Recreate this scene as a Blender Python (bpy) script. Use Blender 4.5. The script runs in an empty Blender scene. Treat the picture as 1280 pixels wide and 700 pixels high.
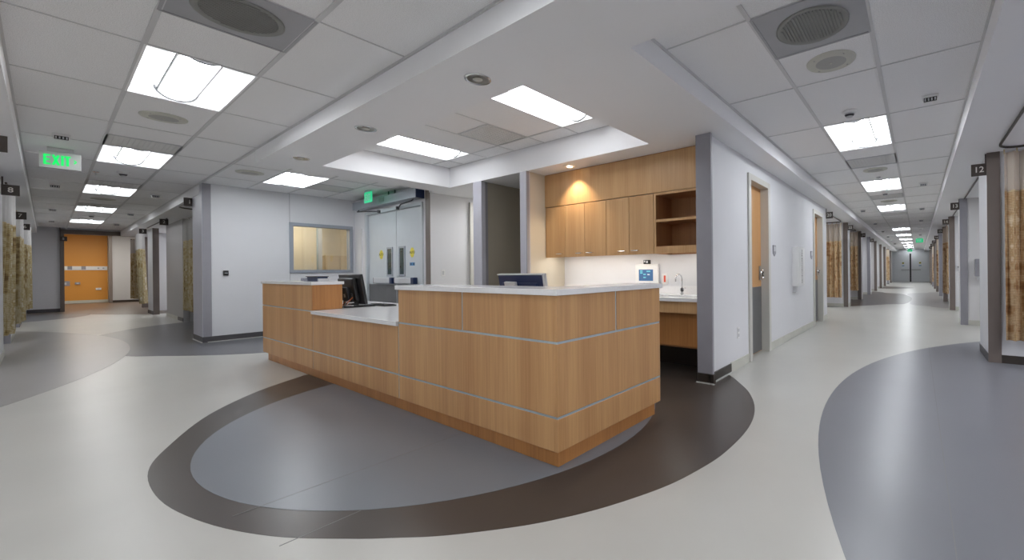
import bpy, math, random
from mathutils import Vector, Matrix
random.seed(4)
S = bpy.context.scene
COL = S.collection
PI = math.pi

# ------------------------------------------------------------------ camera, world, exposure
CAM_H = 1.17
yaw, roll = math.radians(35.755), math.radians(-0.56)
fwd = Vector((math.cos(yaw), math.sin(yaw), 0))
rt0 = Vector((math.sin(yaw), -math.cos(yaw), 0)); up0 = Vector((0, 0, 1))
rt = math.cos(roll)*rt0 + math.sin(roll)*up0
upv = -math.sin(roll)*rt0 + math.cos(roll)*up0
cd = bpy.data.cameras.new('camera'); cam = bpy.data.objects.new('camera', cd); COL.objects.link(cam)
M = Matrix((rt, upv, -fwd)).transposed().to_4x4(); M.translation = Vector((0, 0, CAM_H))
cam.matrix_world = M
cd.sensor_fit = 'HORIZONTAL'; cd.sensor_width = 36.0
cd.lens = 517.188/1280*36.0
cd.shift_x = (640-775.594)/1280; cd.shift_y = (338.6-350)/1280
cd.clip_start = 0.03; cd.clip_end = 200
S.camera = cam

w = bpy.data.worlds.new('world'); S.world = w; w.use_nodes = True
bg = w.node_tree.nodes['Background']; bg.inputs[0].default_value = (0.85, 0.9, 1.0, 1); bg.inputs[1].default_value = 0.3
S.view_settings.view_transform = 'Standard'; S.view_settings.look = 'None'
S.view_settings.exposure = 0.93; S.view_settings.gamma = 1.0; S.view_settings.use_curve_mapping = False
S.cycles.use_denoising = True
try: S.cycles.denoiser = 'OPENIMAGEDENOISE'
except Exception: pass
S.cycles.max_bounces = 7; S.cycles.diffuse_bounces = 5; S.cycles.glossy_bounces = 3
S.cycles.transparent_max_bounces = 8; S.cycles.sample_clamp_indirect = 6.0
S.cycles.caustics_reflective = False; S.cycles.caustics_refractive = False
LAMP = 15.0        # strength of the fluorescent lenses

# ------------------------------------------------------------------ materials
MATS = {}
def newmat(name):
    m = bpy.data.materials.new(name); m.use_nodes = True
    nt = m.node_tree; return m, nt, nt.nodes['Principled BSDF']
def plain(name, col, rough=0.5, metal=0.0, spec=0.5, var=0.04, scale=6.0, bump=0.0, bscale=80.0, alpha=None):
    """Principled surface with a little procedural colour variation and optional fine relief."""
    if name in MATS: return MATS[name]
    m, nt, b = newmat(name)
    tc = nt.nodes.new('ShaderNodeTexCoord')
    n = nt.nodes.new('ShaderNodeTexNoise'); n.inputs['Scale'].default_value = scale; n.inputs['Detail'].default_value = 3
    nt.links.new(tc.outputs['Object'], n.inputs['Vector'])
    r = nt.nodes.new('ShaderNodeValToRGB')
    r.color_ramp.elements[0].position = 0.3; r.color_ramp.elements[1].position = 0.7
    r.color_ramp.elements[0].color = (*[c*(1-var) for c in col], 1)
    r.color_ramp.elements[1].color = (*[min(1, c*(1+var)) for c in col], 1)
    nt.links.new(n.outputs['Fac'], r.inputs[0]); nt.links.new(r.outputs[0], b.inputs['Base Color'])
    b.inputs['Roughness'].default_value = rough; b.inputs['Metallic'].default_value = metal
    b.inputs['Specular IOR Level'].default_value = spec
    if alpha is not None: b.inputs['Alpha'].default_value = alpha
    if bump:
        n2 = nt.nodes.new('ShaderNodeTexNoise'); n2.inputs['Scale'].default_value = bscale; n2.inputs['Detail'].default_value = 2
        nt.links.new(tc.outputs['Object'], n2.inputs['Vector'])
        bp = nt.nodes.new('ShaderNodeBump'); bp.inputs['Strength'].default_value = bump; bp.inputs['Distance'].default_value = 0.004
        nt.links.new(n2.outputs['Fac'], bp.inputs['Height']); nt.links.new(bp.outputs[0], b.inputs['Normal'])
    MATS[name] = m; return m
def emit(name, col, strength):
    m, nt, b = newmat(name)
    b.inputs['Base Color'].default_value = (*[c*0.8 for c in col], 1)
    b.inputs['Emission Color'].default_value = (*col, 1); b.inputs['Emission Strength'].default_value = strength
    MATS[name] = m; return m
def wood(name, c1, c2, rough=0.4):
    m, nt, b = newmat(name)
    tc = nt.nodes.new('ShaderNodeTexCoord')
    mp = nt.nodes.new('ShaderNodeMapping'); mp.inputs['Scale'].default_value = (38, 38, 1.0)
    nt.links.new(tc.outputs['Object'], mp.inputs['Vector'])
    n = nt.nodes.new('ShaderNodeTexNoise'); n.inputs['Scale'].default_value = 1.6; n.inputs['Detail'].default_value = 5; n.inputs['Roughness'].default_value = 0.6
    nt.links.new(mp.outputs[0], n.inputs['Vector'])
    mp2 = nt.nodes.new('ShaderNodeMapping'); mp2.inputs['Scale'].default_value = (6, 6, 0.25)
    nt.links.new(tc.outputs['Object'], mp2.inputs['Vector'])
    n2 = nt.nodes.new('ShaderNodeTexNoise'); n2.inputs['Scale'].default_value = 1.0; n2.inputs['Detail'].default_value = 2
    nt.links.new(mp2.outputs[0], n2.inputs['Vector'])
    mx = nt.nodes.new('ShaderNodeMath'); mx.operation = 'ADD'
    ml = nt.nodes.new('ShaderNodeMath'); ml.operation = 'MULTIPLY'; ml.inputs[1].default_value = 0.55
    nt.links.new(n.outputs['Fac'], mx.inputs[0]); nt.links.new(n2.outputs['Fac'], mx.inputs[1]); nt.links.new(mx.outputs[0], ml.inputs[0])
    r = nt.nodes.new('ShaderNodeValToRGB'); r.color_ramp.elements[0].position = 0.38; r.color_ramp.elements[1].position = 0.68
    r.color_ramp.elements[0].color = (*c1, 1); r.color_ramp.elements[1].color = (*c2, 1)
    nt.links.new(ml.outputs[0], r.inputs[0]); nt.links.new(r.outputs[0], b.inputs['Base Color'])
    b.inputs['Roughness'].default_value = rough; b.inputs['Specular IOR Level'].default_value = 0.4
    MATS[name] = m; return m
def woven(name, cols):
    """Curtain cloth: fine horizontal ribs over tan, brown and gold areas that run down the cloth."""
    m, nt, b = newmat(name)
    tc = nt.nodes.new('ShaderNodeTexCoord')
    def noise(sc, det):
        mp = nt.nodes.new('ShaderNodeMapping'); mp.inputs['Scale'].default_value = sc
        nt.links.new(tc.outputs['Object'], mp.inputs['Vector'])
        n = nt.nodes.new('ShaderNodeTexNoise'); n.inputs['Scale'].default_value = 1.0; n.inputs['Detail'].default_value = det
        nt.links.new(mp.outputs[0], n.inputs['Vector']); return n.outputs['Fac']
    mix = nt.nodes.new('ShaderNodeMix'); mix.inputs['Factor'].default_value = 0.42
    nt.links.new(noise((11, 11, 0.8), 3), mix.inputs['A']); nt.links.new(noise((4, 4, 9), 3), mix.inputs['B'])  # upright noise: warp bands that also put fold shading into the colour
    r = nt.nodes.new('ShaderNodeValToRGB'); cr = r.color_ramp
    cr.elements[0].position = 0.36; cr.elements[0].color = (*cols[0], 1)
    cr.elements[1].position = 0.64; cr.elements[1].color = (*cols[-1], 1)
    for k, c in enumerate(cols[1:-1]):
        e = cr.elements.new(0.36 + 0.28*(k+1)/(len(cols)-1)); e.color = (*c, 1)
    nt.links.new(mix.outputs['Result'], r.inputs[0])
    w = nt.nodes.new('ShaderNodeTexWave'); w.wave_type = 'BANDS'; w.bands_direction = 'Z'; w.inputs['Scale'].default_value = 16.0; w.inputs['Distortion'].default_value = 1.2; w.inputs['Detail Scale'].default_value = 2.0
    nt.links.new(tc.outputs['Object'], w.inputs['Vector'])
    r2 = nt.nodes.new('ShaderNodeValToRGB'); r2.color_ramp.elements[0].color = (0.62, 0.56, 0.48, 1); r2.color_ramp.elements[1].color = (1, 1, 1, 1)
    nt.links.new(w.outputs['Fac'], r2.inputs[0])
    mu = nt.nodes.new('ShaderNodeMix'); mu.data_type = 'RGBA'; mu.blend_type = 'MULTIPLY'; mu.inputs['Factor'].default_value = 0.85
    nt.links.new(r.outputs[0], mu.inputs[6]); nt.links.new(r2.outputs[0], mu.inputs[7]); nt.links.new(mu.outputs[2], b.inputs['Base Color'])
    b.inputs['Roughness'].default_value = 0.75
    MATS[name] = m; return m
def speckle(name, base, dark, scale=170.0, rough=0.9, lo=0.40, hi=0.52, bump=0.25):
    m, nt, b = newmat(name)
    tc = nt.nodes.new('ShaderNodeTexCoord')
    n = nt.nodes.new('ShaderNodeTexNoise'); n.inputs['Scale'].default_value = scale; n.inputs['Detail'].default_value = 2
    nt.links.new(tc.outputs['Object'], n.inputs['Vector'])
    r = nt.nodes.new('ShaderNodeValToRGB'); r.color_ramp.elements[0].position = lo; r.color_ramp.elements[1].position = hi
    r.color_ramp.elements[0].color = (*dark, 1); r.color_ramp.elements[1].color = (*base, 1)
    nt.links.new(n.outputs['Fac'], r.inputs[0]); nt.links.new(r.outputs[0], b.inputs['Base Color'])
    bp = nt.nodes.new('ShaderNodeBump'); bp.inputs['Strength'].default_value = bump; bp.inputs['Distance'].default_value = 0.002
    nt.links.new(n.outputs['Fac'], bp.inputs['Height']); nt.links.new(bp.outputs[0], b.inputs['Normal'])
    b.inputs['Roughness'].default_value = rough; b.inputs['Specular IOR Level'].default_value = 0.2
    MATS[name] = m; return m
def glassy(name, tint, mixf, rough=0.02):
    m, nt, b = newmat(name)
    out = nt.nodes['Material Output']
    t = nt.nodes.new('ShaderNodeBsdfTransparent'); t.inputs[0].default_value = (*tint, 1)
    g = nt.nodes.new('ShaderNodeBsdfGlossy'); g.inputs['Roughness'].default_value = rough; g.inputs[0].default_value = (0.9, 0.95, 1, 1)
    mx = nt.nodes.new('ShaderNodeMixShader'); mx.inputs[0].default_value = mixf
    nt.links.new(t.outputs[0], mx.inputs[1]); nt.links.new(g.outputs[0], mx.inputs[2]); nt.links.new(mx.outputs[0], out.inputs[0])
    MATS[name] = m; return m
def net(name, col, cover):
    """Open curtain netting: cloth threads with clear gaps."""
    m, nt, b = newmat(name)
    out = nt.nodes['Material Output']
    t = nt.nodes.new('ShaderNodeBsdfTransparent')
    mx = nt.nodes.new('ShaderNodeMixShader'); mx.inputs[0].default_value = cover
    b.inputs['Base Color'].default_value = (*col, 1); b.inputs['Roughness'].default_value = 0.8
    nt.links.new(t.outputs[0], mx.inputs[1]); nt.links.new(b.outputs[0], mx.inputs[2]); nt.links.new(mx.outputs[0], out.inputs[0])
    MATS[name] = m; return m

FL = dict(rough=0.3, spec=0.45, var=0.035, scale=1.3, bump=0.05, bscale=220)
m_cream = plain('vinyl cream', (0.50, 0.495, 0.465), **FL)
m_brown = plain('vinyl dark brown', (0.062, 0.050, 0.043), **FL)
m_inner = plain('vinyl blue grey', (0.185, 0.20, 0.225), **FL)
m_right = plain('vinyl mauve grey', (0.18, 0.185, 0.21), **FL)
m_leftc = plain('vinyl warm grey', (0.30, 0.29, 0.285), **FL)
m_dark = plain('vinyl slate', (0.13, 0.132, 0.145), **FL)
m_rust = plain('vinyl rust brown', (0.13, 0.09, 0.065), **FL)
m_seam = plain('vinyl weld', (0.22, 0.22, 0.22), 0.5)
m_wall = plain('wall paint', (0.70, 0.705, 0.73), 0.55, spec=0.3, var=0.02, scale=1.2, bump=0.05, bscale=300)
m_wallgrey = plain('wall paint grey shade', (0.66, 0.655, 0.66), 0.55, spec=0.3, var=0.02, scale=1.2)
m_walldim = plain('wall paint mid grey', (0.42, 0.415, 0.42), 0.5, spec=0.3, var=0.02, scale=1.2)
m_beige = plain('wall paint beige', (0.56, 0.51, 0.42), 0.55, spec=0.3, var=0.02, scale=1.2)
m_taupe = plain('wall paint taupe', (0.38, 0.345, 0.28), 0.55, spec=0.3, var=0.02, scale=1.2)
m_orange = plain('wall paint orange', (0.66, 0.30, 0.06), 0.5, spec=0.3, var=0.03, scale=1.2)
m_soffit = plain('soffit paint', (0.84, 0.84, 0.86), 0.6, spec=0.25, var=0.015, scale=0.8)
m_trim = plain('corner trim mauve grey', (0.29, 0.285, 0.315), 0.4, var=0.03)
m_trimbr = plain('corner trim brown', (0.17, 0.14, 0.125), 0.4, var=0.03)
m_post = plain('post lavender grey', (0.50, 0.50, 0.56), 0.4, var=0.02)
m_base = plain('cove base charcoal', (0.075, 0.072, 0.078), 0.45)
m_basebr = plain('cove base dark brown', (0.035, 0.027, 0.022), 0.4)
m_baselt = plain('cove base pale', (0.52, 0.52, 0.47), 0.45)
m_weld = plain('cove weld pale', (0.55, 0.55, 0.53), 0.5)
m_tile = speckle('ceiling tile', (0.90, 0.90, 0.91), (0.70, 0.70, 0.71), scale=210.0, lo=0.36, hi=0.5, bump=0.15)
m_tee = plain('ceiling grid', (0.62, 0.62, 0.63), 0.5, var=0.01)
m_void = plain('plenum', (0.05, 0.05, 0.05), 0.9)
m_wood = wood('cherry veneer', (0.42, 0.215, 0.088), (0.58, 0.335, 0.150))
m_woodk = wood('cherry veneer base', (0.36, 0.155, 0.05), (0.50, 0.23, 0.075))
m_woodc = wood('cabinet veneer', (0.46, 0.265, 0.115), (0.57, 0.355, 0.175))
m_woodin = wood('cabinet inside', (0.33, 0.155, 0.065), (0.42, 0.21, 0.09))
m_wooddr = wood('door veneer', (0.50, 0.26, 0.10), (0.56, 0.31, 0.13))
m_quartz = plain('white solid surface', (0.80, 0.80, 0.81), 0.16, spec=0.5, var=0.02, scale=40)
m_alu = plain('brushed aluminium', (0.50, 0.60, 0.66), 0.32, metal=0.75, var=0.05, scale=30)
m_chrome = plain('chrome', (0.75, 0.76, 0.78), 0.15, metal=1.0, var=0.01)
m_steel = plain('steel', (0.42, 0.42, 0.42), 0.35, metal=0.8, var=0.05, scale=20)
m_kick = plain('kick plate grey', (0.16, 0.16, 0.165), 0.35, metal=0.4, var=0.05)
m_white = plain('white plastic', (0.78, 0.78, 0.78), 0.4, var=0.01)
m_lightgrey = plain('light grey plastic', (0.55, 0.56, 0.58), 0.4, var=0.01)
m_ivory = plain('speaker ivory', (0.56, 0.56, 0.50), 0.5, var=0.01)
m_spk = plain('speaker cloth', (0.40, 0.40, 0.385), 0.6, var=0.02)
m_grille = plain('grille grey', (0.74, 0.74, 0.735), 0.6, var=0.02)
m_diff = plain('diffuser grey', (0.40, 0.405, 0.43), 0.45, metal=0.2, var=0.04, scale=5)
m_core = plain('diffuser core', (0.27, 0.275, 0.26), 0.55, var=0.03)
m_black = plain('black plastic', (0.012, 0.012, 0.013), 0.35, var=0.02)
m_charcoal = plain('charcoal plastic', (0.04, 0.04, 0.045), 0.45)
m_navy = plain('navy plastic', (0.015, 0.03, 0.09), 0.35)
m_frame = plain('door frame paint', (0.58, 0.57, 0.53), 0.4, var=0.01)
m_doorw = plain('door laminate white', (0.56, 0.60, 0.63), 0.45, var=0.015)
m_oper = plain('operator housing', (0.36, 0.39, 0.43), 0.4, metal=0.3, var=0.02)
m_winf = plain('window frame slate', (0.32, 0.35, 0.40), 0.4, var=0.02)
m_sign = plain('sign brown', (0.055, 0.042, 0.035), 0.45, var=0.02)
m_signtx = plain('sign numeral', (0.75, 0.73, 0.68), 0.5)
m_track = plain('track bronze', (0.06, 0.05, 0.045), 0.35, metal=0.5)
m_yellow = plain('yellow vinyl', (0.72, 0.62, 0.05), 0.4)
m_blue = plain('blue vinyl', (0.05, 0.22, 0.42), 0.4)
m_red = plain('red rocker', (0.65, 0.09, 0.05), 0.4)
m_rustcab = plain('orange cable', (0.5, 0.12, 0.03), 0.5)
m_acryl = glassy('clear acrylic', (0.92, 0.92, 0.95), 0.15)
m_glass = glassy('window glass', (0.93, 0.95, 0.95), 0.07)
m_dglass = plain('vision glass', (0.03, 0.055, 0.06), 0.08, var=0.3, scale=8)
m_exit = emit('exit green', (0.0, 0.42, 0.075), 1.0)
m_exitp = plain('exit panel', (0.62, 0.66, 0.64), 0.25, var=0.01)
m_exitg = emit('exit panel glow', (0.015, 0.34, 0.15), 0.8)
m_lens = emit('fluorescent lens', (0.93, 0.965, 1.0), LAMP)
m_lensl_h = emit('left hall lens', (0.95, 0.975, 1.0), LAMP*0.52)
m_lensd = emit('dim lens', (0.93, 0.965, 1.0), LAMP*0.35)
m_lensr = emit('recess lens', (0.96, 0.98, 1.0), LAMP*0.5)
m_rim = plain('lens rim', (0.13, 0.13, 0.135), 0.5)
m_fill_lens = emit('fill lamp lens', (0.98, 0.98, 1.0), 9.0)
m_lensl = emit('undercabinet lens', (1.0, 0.96, 0.88), 9.0)
m_refl = plain('troffer reflector', (0.86, 0.87, 0.88), 0.45, var=0.01)
m_screen = emit('panel screen', (0.05, 0.13, 0.28), 0.2)
m_screen2 = emit('panel tile', (0.15, 0.50, 0.56), 0.35)
m_cur_r = woven('curtain tan', [(0.20, 0.085, 0.03), (0.40, 0.23, 0.10), (0.62, 0.47, 0.30), (0.52, 0.34, 0.17), (0.80, 0.68, 0.50)])
m_cur_l = woven('curtain olive', [(0.20, 0.12, 0.04), (0.42, 0.32, 0.14), (0.60, 0.54, 0.38), (0.46, 0.37, 0.17), (0.74, 0.71, 0.60)])
m_net_r = net('netting tan', (0.60, 0.50, 0.40), 0.72)
m_net_l = net('netting pale', (0.66, 0.65, 0.64), 0.62)
m_hem = plain('curtain hem', (0.52, 0.42, 0.26), 0.8)
m_bulb = emit('downlight bulb', (1.0, 0.72, 0.42), 10.0)
m_bulboff = plain('downlight glass', (0.5, 0.48, 0.42), 0.2)
m_cone = plain('downlight cone', (0.35, 0.33, 0.28), 0.18, metal=0.9, var=0.02)
m_back = plain('room beige', (0.72, 0.65, 0.52), 0.5, var=0.03)

# ------------------------------------------------------------------ mesh helpers
class MB:
    def __init__(s): s.v = []; s.f = []
    def add(s, vs, fs):
        o = len(s.v); s.v += [tuple(p) for p in vs]; s.f += [tuple(i+o for i in q) for q in fs]; return s
    def box(s, x0, x1, y0, y1, z0, z1):
        x0, x1 = sorted((x0, x1)); y0, y1 = sorted((y0, y1)); z0, z1 = sorted((z0, z1))
        return s.add([(x0,y0,z0),(x1,y0,z0),(x1,y1,z0),(x0,y1,z0),(x0,y0,z1),(x1,y0,z1),(x1,y1,z1),(x0,y1,z1)],
                     [(0,3,2,1),(4,5,6,7),(0,1,5,4),(1,2,6,5),(2,3,7,6),(3,0,4,7)])
    def prism(s, pts, z0, z1):
        n = len(pts)
        a = sum(pts[i][0]*pts[(i+1)%n][1]-pts[(i+1)%n][0]*pts[i][1] for i in range(n))
        if a < 0: pts = pts[::-1]
        return s.add([(x,y,z0) for x,y in pts]+[(x,y,z1) for x,y in pts],
                     [tuple(range(n-1,-1,-1)), tuple(range(n,2*n))]+[(i,(i+1)%n,n+(i+1)%n,n+i) for i in range(n)])
    def cyl(s, p0, p1, r0, r1=None, n=16, caps=True):
        r1 = r0 if r1 is None else r1
        p0 = Vector(p0); p1 = Vector(p1); d = (p1-p0).normalized()
        a = d.orthogonal().normalized(); b = d.cross(a)
        vs = [p0+r0*(math.cos(2*PI*i/n)*a+math.sin(2*PI*i/n)*b) for i in range(n)]+[p1+r1*(math.cos(2*PI*i/n)*a+math.sin(2*PI*i/n)*b) for i in range(n)]
        fs = [(i,(i+1)%n,n+(i+1)%n,n+i) for i in range(n)]
        if caps: fs += [tuple(range(n-1,-1,-1)), tuple(range(n,2*n))]
        return s.add(vs, fs)
    def tube(s, pts, r, n=10):
        P = [Vector(p) for p in pts]; rings = []
        ref = Vector((0.31,0.52,0.8)).normalized()
        for i,p in enumerate(P):
            d = (P[min(i+1,len(P)-1)]-P[max(i-1,0)]).normalized()
            a = d.cross(ref).normalized(); b = d.cross(a)
            rings.append([p+r*(math.cos(2*PI*k/n)*a+math.sin(2*PI*k/n)*b) for k in range(n)])
        vs = [v for q in rings for v in q]
        fs = [(i*n+k, i*n+(k+1)%n, (i+1)*n+(k+1)%n, (i+1)*n+k) for i in range(len(P)-1) for k in range(n)]
        fs += [tuple(range(n-1,-1,-1)), tuple((len(P)-1)*n+k for k in range(n))]
        return s.add(vs, fs)
    def lathe(s, c, prof, n=24):
        vs = []; m = len(prof)
        for k in range(n):
            a = 2*PI*k/n
            vs += [(c[0]+r*math.cos(a), c[1]+r*math.sin(a), c[2]+z) for r,z in prof]
        fs = [(k*m+i, ((k+1)%n)*m+i, ((k+1)%n)*m+i+1, k*m+i+1) for k in range(n) for i in range(m-1)]
        return s.add(vs, fs)
    def map(s, fn): s.v = [tuple(fn(Vector(p))) for p in s.v]; return s
    def build(s, name, mat, parent=None, smooth=False, bevel=0.0, seg=2):
        me = bpy.data.meshes.new(name)
        off = Vector((0,0,0))
        if parent is not None:
            p = parent
            while p is not None: off += p.location; p = p.parent
        me.from_pydata([tuple(Vector(v)-off) for v in s.v], [], s.f)
        me.materials.append(mat)
        if smooth:
            for q in me.polygons: q.use_smooth = True
        me.update()
        o = bpy.data.objects.new(name, me); COL.objects.link(o)
        if parent is not None: o.parent = parent
        if bevel:
            bv = o.modifiers.new('bevel','BEVEL'); bv.width = bevel; bv.segments = seg; bv.limit_method = 'ANGLE'
        return o
def B(*a): return MB().box(*a)
def tag(o, label=None, cat=None, group=None, kind=None):
    if label: o['label'] = label
    if cat: o['category'] = cat
    if group: o['group'] = group
    if kind: o['kind'] = kind
    return o
def thing(name, loc, label, cat, group=None, kind=None):
    o = bpy.data.objects.new(name, None); COL.objects.link(o); o.location = loc; o.empty_display_size = 0.1
    return tag(o, label, cat, group, kind)
def struct(name, mb, mat, label=None, parent=None, **k):
    o = mb.build(name, mat, parent, **k)
    if parent is None: tag(o, label, name.split('_')[0] if label else None, None, 'structure')
    return o
def dup(root, loc, label=None, rotz=None):
    r = root.copy(); COL.objects.link(r); r.location = loc
    if rotz is not None: r.rotation_euler = (0,0,rotz)
    if label: r['label'] = label
    for ch in list(root.children):
        c = ch.copy(); COL.objects.link(c); c.parent = r
        for g in list(ch.children):
            d = g.copy(); COL.objects.link(d); d.parent = c
    return r
def text(name, body, size, loc, n, mat, parent, sx=1.0, turn=0.0, bold=0.0):
    cu = bpy.data.curves.new(name, 'FONT'); cu.body = body; cu.size = size; cu.align_x = 'CENTER'; cu.align_y = 'CENTER'; cu.extrude = 0.0008
    cu.resolution_u = 3; cu.offset = bold
    cu.materials.append(mat)
    o = bpy.data.objects.new(name, cu); COL.objects.link(o)
    n = Vector(n).normalized(); z = Vector((0,0,1)); r = z.cross(n)
    if turn: r, z = math.cos(turn)*r+math.sin(turn)*z, -math.sin(turn)*r+math.cos(turn)*z
    M = Matrix((r*sx, z, n)).transposed().to_4x4()
    off = Vector((0,0,0)); p = parent
    while p is not None: off += p.location; p = p.parent
    M.translation = Vector(loc)-off
    o.parent = parent; o.matrix_local = M
    TEXTS.append(o)
    return o
TEXTS = []
def arc(cx, cy, r, a0, a1, n=48):
    return [(cx+r*math.cos(a0+(a1-a0)*i/n), cy+r*math.sin(a0+(a1-a0)*i/n)) for i in range(n+1)]
def spline(P, sub=6, closed=False):
    out = []; n = len(P)
    rng = range(n) if closed else range(n-1)
    for i in rng:
        g = lambda k: Vector((*P[k % n],0)) if closed else Vector((*P[min(max(k,0),n-1)],0))
        p0,p1,p2,p3 = g(i-1),g(i),g(i+1),g(i+2)
        for s_ in range(sub):
            t = s_/sub
            q = 0.5*((2*p1)+(-p0+p2)*t+(2*p0-5*p1+4*p2-p3)*t*t+(-p0+3*p1-3*p2+p3)*t**3)
            out.append((q.x,q.y))
    if not closed: out.append(tuple(P[-1]))
    return out
ORD = ['nearest','second','third','fourth','fifth','sixth','seventh','eighth','ninth','tenth','eleventh','twelfth']

ZC, ZS, ZR = 2.75, 2.58, 2.90       # tile ceiling, dropped soffit, recess ceiling

# ------------------------------------------------------------------ floor
floor = struct('floor', B(-5,46,-6,33,-0.1,0), m_cream, 'cream vinyl floor with curved grey and brown inlays')
def inlay(pts, z, mat): return MB().prism(pts, 0.0001, z).build('floor_inlay', mat, floor)
outer = spline([(1.72,5.75),(1.25,5.39),(0.8,4.84),(0.49,4.19),(0.35,3.74),(0.34,3.22),(0.43,2.75),(0.58,2.36),(0.78,2.04),(0.9,1.88),(1.03,1.72),(1.24,1.52),(1.41,1.39),(1.63,1.26),(1.93,1.13),(2.2,1.06),(2.54,1.015),(3.04,1.03),(3.49,1.13),(3.91,1.32),(4.25,1.56),(4.42,1.70)])
inlay(outer+[(4.5,1.86),(4.72,1.9),(4.72,4.45),(3.9,5.0),(3.2,5.7),(2.4,5.95)], 0.0012, m_brown)
inlay(arc(2.223,3.365,1.733,0,2*PI-0.06,90), 0.0024, m_inner)
inlay([p for p in arc(4.296,-6.465,7.1346,math.radians(30),math.radians(150),80)]+[(-2,-5.5),(10.4,-5.5)], 0.0012, m_right)
inlay(spline([(3.9,7.15),(2.9,7.4),(1.88,7.95),(1.35,8.42),(0.96,8.94),(0.68,9.37),(0.45,10.2),(0.38,11.2),(0.43,12.3),(0.59,13.06),(0.89,13.68),(1.25,14.22),(1.81,14.7),(2.3,15.0),(3.0,15.2)])+[(3.9,15.2)], 0.0012, m_dark)
inlay([p for p in arc(-8.692,11.063,9.5065,math.radians(-45),math.radians(45),80)], 0.0024, m_leftc)
inlay(arc(-1.795,20.776,2.606,0,2*PI-0.1,48), 0.0012, m_dark)
inlay(spline([(-4,24.5),(0.2,21.6),(0.81,20.62),(1.4,19.6),(2.1,18.9),(4.0,18.2)])+[(4,32.5),(-4,32.5)], 0.0024, m_rust)
inlay(spline([(12.9,4.5),(13.9,2.4),(14.63,1.75),(15.26,1.26),(16.1,0.73),(16.5,0.36),(19.5,0.2),(22.6,0.6),(23.37,1.26),(24.42,1.8),(26,4.5)]), 0.0012, m_brown)
inlay(spline([(14.2,-4),(15.32,-0.7),(15.8,-0.24),(16.41,0.22),(19.5,0.21),(23.03,0.4),(24.09,-0.37),(24.83,-0.67),(26.5,-4)]), 0.0024, m_leftc)
inlay(spline([(28.0,4),(28.2,1.77),(28.5,0.93),(29.76,0.2),(31,0.9),(31.6,1.8),(32,4)]), 0.0012, m_brown)
for (x0,x1,y,z) in ((-3,7.6,-0.116,0.0014),(0.52,1.9,2.70,0.0027),(0.58,0.9,2.24,0.0014)):
    B(x0,x1,y-0.002,y+0.002,0,z+0.0003).build('floor_seam', m_seam, floor)

# ------------------------------------------------------------------ ceiling: slab, tiles, grid, soffits
ceil = struct('ceiling', B(-5,46,-6,33,3.1,3.2), m_void, 'grey ceiling of square-edged acoustic tiles in a metal grid')
GAP = 0.006
_tile_mesh = {}
def tile(x0,x1,y0,y1,z):
    w_, d_ = round(x1-x0,3), round(y1-y0,3)
    if (w_,d_) not in _tile_mesh:
        mb = B(-w_/2+GAP,w_/2-GAP,-d_/2+GAP,d_/2-GAP,0,0.018)
        me = bpy.data.meshes.new('ceiling_tile'); me.from_pydata(mb.v,[],mb.f); me.materials.append(m_tile); _tile_mesh[(w_,d_)] = me
    o = bpy.data.objects.new('ceiling_tile', _tile_mesh[(w_,d_)]); COL.objects.link(o); o.parent = ceil
    o.location = ((x0+x1)/2,(y0+y1)/2,z+0.004); return o
def tee(x0,x1,y0,y1,z): B(x0,x1,y0,y1,z,z+0.012).build('grid_tee', m_tee, ceil)
def inter(a0,a1,cuts):
    """Split [a0,a1] where fixtures sit."""
    segs = []; x = a0
    for c0,c1 in sorted(cuts):
        if c1 <= a0 or c0 >= a1: continue
        if c0 > x+0.05: segs.append((x,c0))
        x = max(x,c1)
    if a1 > x+0.05: segs.append((x,a1))
    return segs
P_ = 1.22
# left hall: columns along Y
LX = [-0.165,0.40,1.00,1.555]
L_lights = [4.26+3.66*k for k in range(-2,5)]
LYs = [4.26+P_*k for k in range(-8,16)]
L_diff = [(3.04,3.65)]; L_vent = [(7.31,7.92),(10.97,11.58),(14.63,15.24)]
for ci in range(3):
    for k in range(len(LYs)-1):
        a,b = LYs[k],LYs[k+1]
        if b < -4.5 or a > 23: continue
        cuts = []
        if ci == 1: cuts = [(l,l+P_) for l in L_lights]+L_diff+L_vent
        for s0,s1 in inter(a,min(b,23.0),cuts): tile(LX[ci],LX[ci+1],s0,s1,ZC)
        if ci < 3: tee(LX[ci],LX[ci+1],a-0.005,a+0.005,ZC-0.001)
for x in LX: tee(x-0.014,x+0.014,-5.5,23.0,ZC-0.003)
# zone before the window wall
WX = [1.555,2.165,2.775,3.385,3.95]
for ci in range(4):
    for a,b in ((6.7,7.92),(7.92,9.14),(9.14,10.0)):
        cuts = [(7.92,9.14)] if ci == 1 else ([(8.53,9.14)] if ci == 2 else [])
        for s0,s1 in inter(a,b,cuts): tile(WX[ci],WX[ci+1],s0,s1,ZC)
        tee(WX[ci],WX[ci+1],a-0.005,a+0.005,ZC-0.001)
for x in WX[1:]: tee(x-0.012,x+0.012,6.7,10.0,ZC-0.003)
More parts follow.
